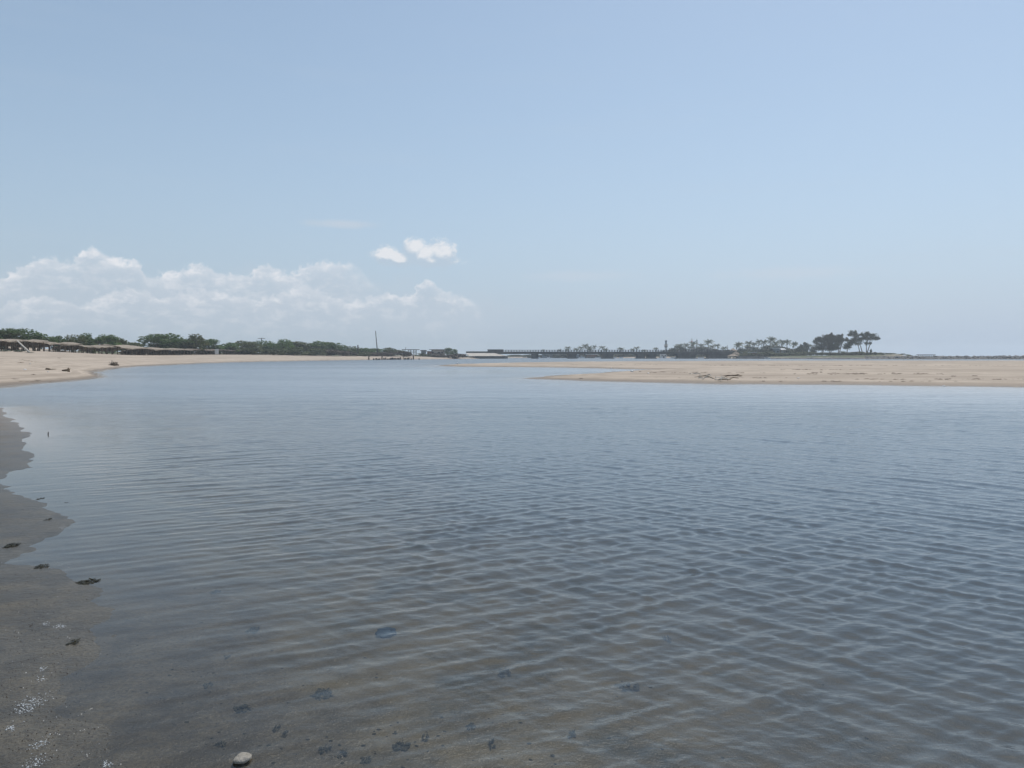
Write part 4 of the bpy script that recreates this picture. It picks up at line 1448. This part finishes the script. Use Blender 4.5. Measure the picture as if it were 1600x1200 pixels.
for i, (px, D, w, top, lab) in enumerate(far_trees):
    plant('broadleaf_tree', TREE, i, px, D, w, top, lab, 'tree', 'broad trees on the far bank', M_needle)
far_bushes = []
for k, px in enumerate((812, 832, 852, 872, 890, 908, 928, 946, 966, 984, 1002, 1020, 1040, 1058, 1078, 1098, 1118, 1136)):
    far_bushes.append((px, (644 if px < 1060 else 626 if px < 1090 else 596) if px > 820 else 672, 30, 550.8 + .6 * math.sin(k * 1.9) + (3 if px < 825 else 0), f'dark bush seen under the bridge deck, {ORD[k]} from the left'))
for k, px in enumerate((1160, 1180, 1200, 1218, 1238, 1258, 1276, 1294, 1312, 1328, 1344, 1358)):
    far_bushes.append((px, 505 - 3 * k, 26, 549.2 + .9 * math.sin(k * 2.3), f'green bush at the foot of the far trees, {ORD[k]} right of the brown hut'))
for i, (px, D, w, top, lab) in enumerate(far_bushes):
    plant('bush', BUSH, i, px, D, w, top, lab, 'bush', 'bushes on the far bank', M_needle if px < 1150 else M_leaf2)


# casuarinas on the point: several thin trunks and ragged horizontal sprays
def casuarina(px, D, lobes_px, trunks, label, n, base_py, seed, size=.42):
    """lobes_px: (px, py, rx, ry) seen sprays; trunks: list of polylines in photo points"""
    x, y = at(px, D); z = H(x, y)
    root = empty('casuarina_tree', (x, y, z)); tag(root, label, 'tree', 'casuarinas on the point')
    g = random.Random(seed)
    lob = []
    for (qx, qy, rx, ry) in lobes_px:
        X = (qx - px) * D / F
        for s in range(3):
            lob.append((X + g.uniform(-.25, .25) * rx * D / F, g.uniform(-1, 1) * rx * D / F * .7, zt(qy, D) - z + g.uniform(-.2, .2), rx * D / F * g.uniform(.8, 1.25), rx * D / F * .9, ry * D / F * g.uniform(.8, 1.3)))
    k_ = D / F
    for (qx, qy, rx, ry) in lobes_px:                  # twig sprays standing out of the crown
        for s in range(5):
            a = g.uniform(-.3, 3.4); dx, dz = math.cos(a), math.sin(a)
            for st in range(3):
                f = .85 + .28 * st
                lob.append(((qx - px) * k_ + dx * rx * k_ * f, g.uniform(-.6, .6) * rx * k_, zt(qy, D) - z + dz * ry * k_ * f + .12 * st, (.9 - .22 * st) * .62, .5, (.62 - .15 * st) * .62))
    link('crown', crown_mesh('crown', seed, lob, int(n * 2.4), size, core=.05, up=.1, ragged=.26, slim=.55), M_needle, root)
    m = MB()
    for tr in trunks:
        pts = [((qx - px) * D / F, g.uniform(-.3, .3) * (k > 0), zt(qy, D) - z) for k, (qx, qy) in enumerate(tr)]
        pts[0] = (pts[0][0], pts[0][1], min(pts[0][2], 0) - .3)
        m.tube(pts, [.30 - .22 * k / (len(pts) - 1) for k in range(len(pts))], 6)
    m.build('trunk', M_bark, root, True)


casuarina(1283, 500, [(1280, 532, 6, 4), (1287, 529.5, 7, 4), (1275, 535, 4, 3), (1290, 536, 7, 5), (1282, 541, 8, 4), (1278, 529, 3, 1.5), (1281, 545, 8, 3)],
          [[(1284, 549), (1284, 541), (1282, 531)], [(1284, 545), (1289, 537), (1292, 530)]], 'leftmost casuarina of the point with a dense ragged crown', 1500, 549, 1)
casuarina(1298, 496, [(1297, 529, 6, 4), (1299, 525.5, 3.5, 3), (1293, 527, 4, 3), (1303, 531, 6, 5), (1297, 537, 9, 6), (1299, 543, 8, 3), (1298.5, 523.5, 1.5, 2), (1297, 546, 7, 2.2)],
          [[(1298, 549), (1298, 538), (1299, 525)], [(1298, 546), (1292, 538), (1290, 531)]], 'dense casuarina with the pointed top, second from the left', 1800, 549, 2)
casuarina(1310, 492, [(1311, 528, 4, 3), (1313, 525.5, 2.5, 2.5), (1308, 532, 6, 4), (1313, 533, 4, 4), (1307, 539, 5, 4), (1319, 531, 4.5, 2.5), (1322, 532, 2.5, 1.2), (1306, 544.5, 4, 2.5)],
          [[(1309.5, 549), (1309.5, 542), (1312, 532), (1313, 526)], [(1309.5, 543), (1316, 535), (1321, 531)]], 'casuarina with a forked trunk standing clear, third from the left', 1200, 549, 3)
casuarina(1323, 490, [(1325, 540, 5, 4), (1322, 543, 5, 3), (1328, 537, 4, 3), (1331, 533, 4, 4)],
          [[(1323, 549), (1323.5, 543), (1326, 537), (1330, 532)]], 'short casuarina in the gap between the two big groups', 700, 549, 4)
casuarina(1342, 488, [(1332, 520, 5, 2.6), (1334, 525, 6, 3), (1329, 523, 3.5, 1.8), (1338, 524, 4, 2.5), (1340, 530, 6, 4), (1334, 533, 5, 4), (1343, 531, 5, 4), (1326, 524, 2, 1), (1345, 523, 2.5, 1.5), (1339, 537, 6, 3)],
          [[(1348, 548), (1344.5, 541), (1340, 533), (1334, 520)], [(1344, 548), (1341, 541), (1336, 533), (1331, 524)]], 'tall wispy casuarina leaning left, second from the right', 1250, 548, 5, .36)
casuarina(1354, 486, [(1355, 523, 7, 3), (1362, 524, 6, 3), (1350, 528, 5, 4), (1365, 528, 5, 2.5), (1369, 530, 3.5, 1.4), (1358, 529, 6, 3), (1372, 529, 2, .8), (1354, 521, 2, 1.5), (1354, 537, 3.2, 2), (1359, 537, 1.5, 1.5)],
          [[(1353.5, 549), (1353.3, 541), (1355, 533), (1354, 522)], [(1353.5, 547), (1358.5, 538), (1359.5, 532), (1368, 529)]], 'rightmost casuarina, windblown with a bare lower trunk', 1400, 549, 6, .38)
m_ = [(1360.5, 468, 3, 543.5, 'thin small shrub right of the rightmost casuarina'), (1367, 462, 5, 548.3, 'small round bush on the bare dune at the end of the point')]
for k, (px, D, w, top, lab) in enumerate(m_):
    plant('shrub', BUSH, k, px, D, w, top, lab, 'shrub', None, M_needle)
for k, (px, D, w, top) in enumerate(((1378, 462, 12, 550.2), (1391, 464, 14, 551), (1408, 466, 14, 552.2), (1422, 470, 12, 553.4))):
    plant('bush', BUSH, k, px, D, w, top, f'flat dune bush on the bare point right of the casuarinas, {ORD[k]} from the left', 'bush', 'flat bushes on the point', M_leaf2)

# ---------------------------------------------------------------- village buildings and boats
house(847, 863, 636, 552.6, 'long low building with a pale sheet roof under the left part of the bridge', M_wall2, M_metal, .4, .6, 7, ((.3, 1.4, 2),), ((.6, 1.6, 1), (.85, 1.2, 1)), group='buildings of the village')
house(917.5, 932, 630, 553, 'brown stall with a bright white roof under the bridge', M_brick, M_white, .5, .8, 6, ((.2, 1.6, 2), (.55, 2.2, 2)), ((.85, 1.2, .9),), group='buildings of the village')
house(899.5, 904.5, 632, 553.4, 'small kiosk with a pale roof left of the white roofed stall', M_wall2, M_metal, .4, .4, 4, ((.5, 1, 1.9),), (), group='buildings of the village')
house(1033, 1041, 622, 552.4, 'white house with two dark windows under the bridge below the tower', M_white, M_metal, .3, .4, 6, ((.5, .9, 2),), ((.2, .9, .9), (.8, .9, .9)), group='buildings of the village')
house(1089, 1100, 600, 552.2, 'long shed with a bright white roof edge under the right part of the bridge', M_wall2, M_white, .5, .7, 6, ((.3, 1.5, 2),), ((.7, 1.6, 1),), group='buildings of the village')
house(1112, 1126, 575, 552.0, 'white building with open bays under the right end of the bridge', M_white, M_metal, .3, .4, 6, ((.2, 2.0, 2.2), (.5, 2.0, 2.2), (.8, 2.0, 2.2)), (), group='buildings of the village')
house(1171, 1183.5, 530, 542.6, 'pale two storey house among the palms', M_wall, M_conc, .4, .5, 8, ((.5, 1.2, 2.1),), ((.2, 1.1, 1.1), (.8, 1.1, 1.1), (.5, 1.1, 1.1)), group='buildings of the village')
house(1166, 1180, 505, 550.3, 'low pavilion with a pale flat roof below the two storey house', M_brick, M_metal, .4, .9, 6, ((.3, 1.8, 2), (.7, 1.8, 2)), (), group='buildings of the village')
house(1182, 1196, 500, 552.5, 'low brick building with a thin roof left of the grassy bank', M_brick, M_brick, .3, .7, 5, ((.25, 1.5, 1.6), (.6, 1.5, 1.6)), ((.85, 1.0, .8),), group='buildings of the village')
house(1207.5, 1217.5, 512, 543.4, 'house with a bright white roof between the palms', M_wall2, M_white, .5, .6, 7, ((.4, 1.1, 2.1),), ((.15, 1, 1), (.75, 1.2, 1)), group='buildings of the village')
house(1221, 1227, 515, 544.2, 'small house with a pale pitched roof right of the white roofed house', M_wall, M_metal, .3, .5, 6, ((.3, .9, 2),), ((.7, .9, .9),), gable=.6, group='buildings of the village')


def thatch_hut(px, D, wpx, top, eave, label, mt):
    x, y = at(px, D); z = H(x, y); z = max(z, .4)
    w = px2m(wpx, D) / 2; zr_, ze = zt(top, D) - z, zt(eave, D) - z
    root = empty('thatched_hut', (x, y, z)); tag(root, label, 'hut', 'thatched huts on the far bank')
    g = random.Random(px)
    m = MB(); n = 22; vs = []
    for (k, s) in ((0, 1.0), (.35, .66), (.7, .34), (1.0, .06)):
        for i in range(n):
            a = 2 * math.pi * i / n; j = 1 + g.uniform(-.06, .05)
            vs.append((math.cos(a) * w * s * j, math.sin(a) * w * .85 * s * j, ze + (zr_ - ze) * k + g.uniform(-.12, .12)))
    fs = [(r * n + i, r * n + (i + 1) % n, (r + 1) * n + (i + 1) % n, (r + 1) * n + i) for r in range(3) for i in range(n)]
    fs.append(tuple(3 * n + i for i in range(n)))
    b = len(vs); vs += [(p[0] * .97, p[1] * .97, p[2] - .3) for p in vs[:n]] + [(0, 0, zr_ - .6)]
    fs += [(i, b + i, b + (i + 1) % n, (i + 1) % n) for i in range(n)] + [(b + i, b + n, b + (i + 1) % n) for i in range(n)]
    m.add(vs, fs); m.build('roof', mt, root)
    for i in range(7):
        a = 2 * math.pi * (i + .3) / 7
        p = MB(); p.tube([(math.cos(a) * w * .8, math.sin(a) * w * .66, -.4), (math.cos(a) * w * .8, math.sin(a) * w * .66, ze + .2)], .13, 6); p.build('post', M_post, root)


M_rt = mat('brown_thatch', (0.26, 0.20, 0.15), (0.42, 0.34, 0.27), 1.2, 0.95, 0.5)
thatch_hut(1145, 478, 18, 553.0, 556.2, 'lowest and widest brown thatched hut by the right bridge end', M_rt)
thatch_hut(1149.5, 484, 12, 548.6, 553.4, 'middle peaked brown thatched hut by the right bridge end', M_rt)
thatch_hut(1145, 496, 13, 544.3, 547.6, 'highest brown thatched roof behind the peaked hut at the bridge end', M_rt)

# stone quay below the huts
x0, y0 = at(1152, 474); x1, y1 = at(1200, 452)
m = MB(); m.hexa([(x0, y0, -1.5), (x1, y1, -1.5), (x0 + 2, y0 + 8, -1.5), (x1 + 2, y1 + 8, -1.5), (x0, y0 + .4, zt(556.3, 474)), (x1, y1 + .4, zt(557, 452)), (x0 + 2, y0 + 8, zt(556.3, 474)), (x1 + 2, y1 + 8, zt(557, 452))])
tag(m.build('quay_wall', mat('quay_stone', (0.20, 0.165, 0.14), (0.33, 0.28, 0.24), .6, .95, .5)), 'low brown stone quay wall right of the thatched huts', 'wall')


def boat(px, D, lpx, label, mt=None, cabin=False, rz=0.1):
    x, y = at(px, D)
    z = max(H(x, y), 0.0)
    L = px2m(lpx, D); b = L * .15; h = .8
    root = empty('boat', (x, y, z), rz); tag(root, label, 'boat', 'small boats by the far bank')
    st = [(-.5, .75, .95), (-.25, 1, .9), (.1, 1, .9), (.35, .62, 1.0), (.5, .05, 1.25)]
    vs = []; fs = []
    for (k, w, hh) in st:
        vs += [(k * L, -b * w, hh * h), (k * L, -b * w * .55, -.1), (k * L, b * w * .55, -.1), (k * L, b * w, hh * h), (k * L, b * w * .85, hh * h - .05), (k * L, 0, .25), (k * L, -b * w * .85, hh * h - .05)]
    for i in range(len(st) - 1):
        for j in range(7):
            fs.append((i * 7 + j, i * 7 + (j + 1) % 7, (i + 1) * 7 + (j + 1) % 7, (i + 1) * 7 + j))
    fs.append(tuple(range(7))); fs.append(tuple(28 + i for i in range(6, -1, -1)))
    m = MB(); m.add(vs, fs); m.build('hull', mt or M_white, root)
    for k in (-.2, .15):
        m = MB(); m.box(k * L - .15, k * L + .15, -b * .8, b * .8, h * .6, h * .66); m.build('thwart', M_pale, root)
    if cabin:
        m = MB(); m.box(-.2 * L, .1 * L, -b * .6, b * .6, h * .7, h * 2.1); cb = m.build('cabin', M_metal, root)
        m = MB(); m.box(-.24 * L, .14 * L, -b * .75, b * .75, h * 2.1, h * 2.25); m.build('cabin_roof', M_white, cb)


boat(842, 618, 4, 'tiny white boat at the left foot of the far bank under the bridge')
boat(857, 620, 5, 'tiny pale boat second from the left under the bridge')
boat(909, 600, 9, 'white boat with a raised cabin under the bridge', cabin=True)
boat(934, 600, 9, 'white boat just right of the white roofed stall', rz=-.4)
boat(961, 604, 4, 'small white boat right of the third bridge pier')
boat(970.5, 606, 6, 'pale boat midway under the bridge', M_metal)
boat(1052, 590, 10, 'pale boat under the bridge right of the white house', M_metal)
boat(1095, 560, 9, 'pale boat in front of the long white edged shed', M_metal)
boat(1199, 446, 9, 'white boat drawn up on the far bank right of the quay', rz=.15)

# low trestle beyond the jetty
D = 455
x, y = at(1446.5, D)
root = empty('trestle', (x, y, 0)); tag(root, 'low dark trestle standing in the sea behind the rock jetty', 'trestle')
L = px2m(27, D)
m = MB(); m.box(-L / 2, L / 2, -1, 1, zt(554.9, D), zt(553.9, D)); m.build('deck', M_concd, root)
for k in range(9):
    m = MB(); xx = -L / 2 + L * (k + .5) / 9; m.tube([(xx, 0, -2.2), (xx, 0, zt(554.9, D))], .16, 6); m.build('pile', M_concd, root)

# ---------------------------------------------------------------- rock jetty
def jetty():
    g = np.random.default_rng(8)
    import bmesh
    bm = bmesh.new(); bmesh.ops.create_icosphere(bm, subdivisions=1, radius=1)
    base = np.array([v.co[:] for v in bm.verts]); tri = np.array([[v.index for v in f.verts] for f in bm.faces]); bm.free()
    V, T = [], []
    pts = []
    line = [at(1160, 486), at(1180, 466), at(1250, 438), at(1400, 402), at(1600, 392), at(2000, 388), at(2500, 388)]
    for i in range(len(line) - 1):
        (ax, ay), (bx, by) = line[i], line[i + 1]
        n = int(math.hypot(bx - ax, by - ay) / .09)
        for k in range(n):
            t = g.random()
            jet = ax + (bx - ax) * t > at(1380, 400)[0]
            off = g.uniform(-1.5, 11 if jet else 3.5)
            hh = (1.55 if jet else 1.15) * min(1, (off + 2) / 3.0)
            if jet and ax + (bx - ax) * t > at(1500, 400)[0]:
                hh *= 1.12
            pts.append((ax + (bx - ax) * t, ay + (by - ay) * t + off, hh))
    pts = np.array(pts)
    pts[:, 2] = np.maximum(height(pts[:, 0], pts[:, 1]), -.15) + g.uniform(-.1, .30, len(pts)) * np.minimum(pts[:, 2] / 1.2, 1.4)
    for k, p in enumerate(pts):
        s = g.uniform(.40, .95) * np.array([1.1, 1, .8])
        j = base * (1 + g.normal(size=(len(base), 1)) * .16)
        a = g.random() * 6.28
        c, sn = math.cos(a), math.sin(a)
        j = j @ np.array([[c, sn, 0], [-sn, c, 0], [0, 0, 1]]) * s
        V.append(j + np.array(p)); T.append(tri + k * len(base))
    o = link('riprap', np_mesh('riprap', np.concatenate(V), np.concatenate(T), smooth_=False), M_rock)
    tag(o, 'long low jetty of grey boulders along the far bank out to the right', 'rock jetty', kind='stuff')


jetty()

# ---------------------------------------------------------------- the near shore: shells, painted glints, weed, stone
def foot(px, py):
    """point on the ground or the lagoon bed below a photo point near the camera"""
    x, y, dz = ray(px, py)
    k = np.linspace(1.5, 40, 9000)
    hh = height(x * k, y * k)
    i = np.argmax(EYE + dz * k <= hh)
    return x * k[i], y * k[i], float(hh[i])


def foot_many(P):
    """the same for many points at once, on a flat first guess refined twice"""
    out = []
    P = np.array(P)
    u, v = (P[:, 0] - 800) / F, (600 - P[:, 1]) / F
    dy, dz = CP + v * SP, -SP + v * CP
    z = np.zeros(len(P))
    for _ in range(4):
        k = (z - EYE) / dz
        z = height(u * k, dy * k)
    return np.stack([u * k, dy * k, z], -1)


g = np.random.default_rng(21)
P = []
def spray(cx, cy, sx, sy, n):
    P.extend(np.stack([cx + g.normal(size=n) * sx, cy + g.normal(size=n) * sy], -1).tolist())
spray(70, 1000, 40, 40, 60); spray(60, 1120, 40, 50, 80); spray(90, 970, 30, 16, 30); spray(30, 860, 30, 30, 26); spray(18, 725, 12, 12, 22)
spray(60, 880, 40, 30, 20); spray(30, 690, 12, 25, 16); spray(120, 1100, 30, 30, 26); spray(110, 1180, 40, 14, 30); spray(60, 790, 40, 30, 16); spray(130, 1000, 25, 40, 12)
for k in range(26):
    P.append((122 + k * 1.05, 1118 - k * .55 + g.normal() * .6)); P.append((74 + k * 3.2, 1150 - k * .55 + g.normal() * 1.2))
P = [p for p in P if p[0] > -30 and p[1] > 640]
scatter_flakes('shell_fragments', M_shell, foot_many(P), .0016, .0065, .6, 5)
P = []
spray(60, 1000, 60, 70, 500); spray(50, 1130, 60, 50, 700); spray(30, 850, 40, 60, 400)
P = [p for p in P if p[0] > -60 and 640 < p[1] < 1230]
scatter_flakes('dark_grit', M_black, foot_many(P), .002, .007, .6, 6)


def glint_bubbles():  # tiny froth beads, whose white carries the glints seen on the wet sand
    g = np.random.default_rng(31)
    import bmesh
    bm = bmesh.new(); bmesh.ops.create_icosphere(bm, subdivisions=1, radius=1)
    base = np.array([v.co[:] for v in bm.verts]); tri = np.array([[v.index for v in f.verts] for f in bm.faces]); bm.free()
    P = []
    for (cx, cy, sx, sy, n, tilt) in [(52, 1099, 13, 6, 210, -.5), (61, 1163, 8, 4, 90, -.3), (54, 1193, 12, 4, 110, -.45), (93, 980, 5, 2, 90, 0), (17, 1138, 4, 2, 50, 0), (98, 824, 4, 2, 50, 0), (166, 1194, 4, 3, 60, 0),
                                      (70, 975, 3, 1.5, 40, 0), (66, 1046, 3, 2, 40, 0), (66, 1062, 4, 2, 36, 0), (36, 1102, 8, 8, 80, -.5), (100, 883, 6, 3, 24, 0)]:
        a = g.normal(size=n); b = g.normal(size=n)
        P += np.stack([cx + a * sx, cy + b * sy + a * sx * tilt], -1).tolist()
    Q = foot_many(P)
    n = len(Q)
    s = .0012 + .0036 * g.random(n) ** 3
    Q[:, 2] = np.maximum(Q[:, 2], 0.0)
    V = (Q[:, None, :] + base[None] * (s[:, None, None] * np.array([1.0, 1.0, .75])))
    T = (tri[None] + (np.arange(n) * len(base))[:, None, None]).reshape(-1, 3)
    tag(link('foam_glints', np_mesh('foam_glints', V.reshape(-1, 3), T), M_foam_glint), kind='stuff')


glint_bubbles()


def weed(px, py, wpx, hpx, label, n=40, seed=0, mtl=None, name='seaweed_clump', cat='seaweed', lift=.006):
    x, y, z = foot(px, py)
    w = px2m(wpx, math.hypot(y, EYE)) / 2
    dpt = hpx / F * (x * x + y * y + EYE * EYE) / EYE / 2      # ground run seen as hpx rows
    dpt = min(dpt, w * 2.2)
    g = random.Random(seed + px)
    m = MB()
    for k in range(n):
        a = g.uniform(0, 6.28); r = math.sqrt(g.random())
        cx, cy = math.cos(a) * r * w * .8, math.sin(a) * r * dpt * .8
        b = g.uniform(0, 6.28); l = w * g.uniform(.25, .7); wd = l * g.uniform(.15, .4)
        dx, dy = math.cos(b), math.sin(b)
        pts = []
        for i in range(4):
            t = i / 3 - .5
            zz = lift * (1.2 * math.sin(i * 2.2 + a) * .5 + .6) * g.uniform(.5, 1.2)
            ox, oy = cx + dx * l * t + math.sin(i * 2 + b) * wd * .4, cy + (dy * l * t + math.cos(i * 2 + a) * wd * .4) * dpt / max(w, 1e-4)
            q = wd * (1 - abs(t) * 1.2)
            pts += [(ox - dy * q, oy + dx * q * dpt / w, zz), (ox + dy * q, oy - dx * q * dpt / w, zz + lift * g.uniform(-.3, .5))]
        m.add(pts, [(2 * i, 2 * i + 1, 2 * i + 3, 2 * i + 2) for i in range(3)])
    o = m.build(name, mtl or M_weed, None, True, (x, y, z + .002))
    tag(o, label, cat, 'seaweed in the shallows')


for i, a in enumerate([
    (137, 910, 34, 9, 'crinkled black seaweed clump lying half out of the water near the left shore', 46),
    (64, 886, 26, 9, 'long dark seaweed strand on the wet sand left of the crinkled clump', 30),
    (16, 853, 34, 7, 'dark flat seaweed mat on the sand at the left picture edge', 34),
    (76, 812, 14, 7, 'small dark seaweed bit at the tip of the sand point', 18),
    (114, 1005, 26, 10, 'dark seaweed clump on the wet sand above the big patch of painted glints', 30),
    (335, 926, 22, 6, 'dark seaweed bit in the water, upper middle left', 20),
    (395, 986, 20, 14, 'blurred dark weed under water left of the bluish bag', 24),
    (432, 1139, 12, 16, 'upright black weed tuft under water above the pale stone', 26),
    (446, 1148, 10, 10, 'small black weed tuft touching the upright one', 18),
    (380, 1109, 32, 10, 'wide dark weed clump under water left above the weed tufts', 34),
    (346, 1165, 22, 8, 'weed clump under water left above the pale stone', 22),
    (325, 1072, 18, 7, 'small weed clump near the left shore, under water', 18),
    (354, 1028, 12, 6, 'small dark weed bit below the blurred weed', 14),
    (505, 1086, 34, 16, 'largest blurred weed patch in the middle of the shallows', 36),
    (628, 1168, 30, 14, 'thick black weed clump near the bottom edge, middle', 36),
    (665, 1154, 12, 18, 'narrow upright black weed right of the thick clump', 22),
    (536, 1180, 16, 12, 'black weed clump left of the thick clump at the bottom edge', 20),
    (572, 1190, 16, 12, 'small weed clump at the very bottom left of the thick clump', 20),
    (508, 1172, 20, 12, 'pale brown weed clump at the bottom, second right of the stone', 22),
    (769, 1164, 14, 18, 'narrow dark weed right of the middle near the bottom edge', 24),
    (736, 1136, 18, 12, 'blurred weed patch left above the narrow dark weed', 20),
    (787, 1052, 24, 16, 'bluish dark weed patch right of the middle', 24),
    (893, 1150, 16, 12, 'lone weed patch at the bottom right of the middle', 18),
    (1042, 1000, 16, 14, 'lone dark weed patch on the right half of the shallows', 18),
    (980, 1075, 40, 14, 'wide faint weed patch on the right half of the shallows', 26),
    (62, 780, 14, 4, 'small black seaweed bit on the water edge near the upper left shore', 14),
    (104, 786, 11, 2, 'thin black seaweed strand floating right of the small bit', 10),
]):
    k = .72 if a[0] < 140 and a[1] != 910 else 1.0
    weed(a[0], a[1], a[2] * k, a[3] * k, a[4], a[5], i)
# small unnamed weed scraps over the bed
P = []
for (cx, cy, sx, sy, n) in [(480, 1120, 160, 60, 150), (700, 1160, 160, 40, 100), (330, 1120, 60, 60, 60), (900, 1150, 220, 40, 70), (420, 1000, 90, 40, 24)]:
    P += np.stack([cx + g.normal(size=n) * sx, cy + g.normal(size=n) * sy], -1).tolist()
P = [p for p in P if p[1] > 900 and p[1] < 1260 and p[0] > 200]
scatter_flakes('weed_scraps', M_scrap, foot_many(P), .003, .022, .2, 12)

x, y, z = foot(603, 990)
o = blob('plastic_bag', M_jelly, (x, y, z + .008), (.06, .085, .016), 'bluish dark bag or jellyfish under water left of the middle', 'bag', 5, None, rough=.45)
x, y, z = foot(378, 1192)
blob('stone', M_stone, (x, y, max(z + .006, .006)), (.036, .040, .016), 'pale flat stone standing out of the shallow water at the bottom edge', 'stone', 3, None, rough=.22)
x, y = gp(75, 679)
m = MB(); m.tube([(0, 0, -.4), (.004, 0, .03), (.01, 0, .06)], [.012, .010, .006], 6)
tag(m.build('stick', M_black, None, True, (x, y, 0)), 'short black stick standing upright in the water near the left shore', 'stick', 'sticks washed up on the sand')

# ------------------------------------------------------------------ humid air over the lagoon
HAZE_DENSITY = 0.00034
m = MB(); m.box(-4500, 4500, -4500, 4800, -6.0, 60.0)
hz = m.build('haze', None)
hm = bpy.data.materials.new('humid_air'); hm.use_nodes = True
t = hm.node_tree; t.nodes.clear()
vol = N(t, 'ShaderNodeVolumePrincipled')
vol.inputs['Color'].default_value = (0.87, 0.94, 1.0, 1)
vol.inputs['Density'].default_value = HAZE_DENSITY
vol.inputs['Anisotropy'].default_value = 0.2
out = N(t, 'ShaderNodeOutputMaterial')
t.links.new(vol.outputs[0], out.inputs['Volume'])
hz.data.materials.append(hm)
tag(hz, kind='stuff')
S.cycles.volume_bounces = 1
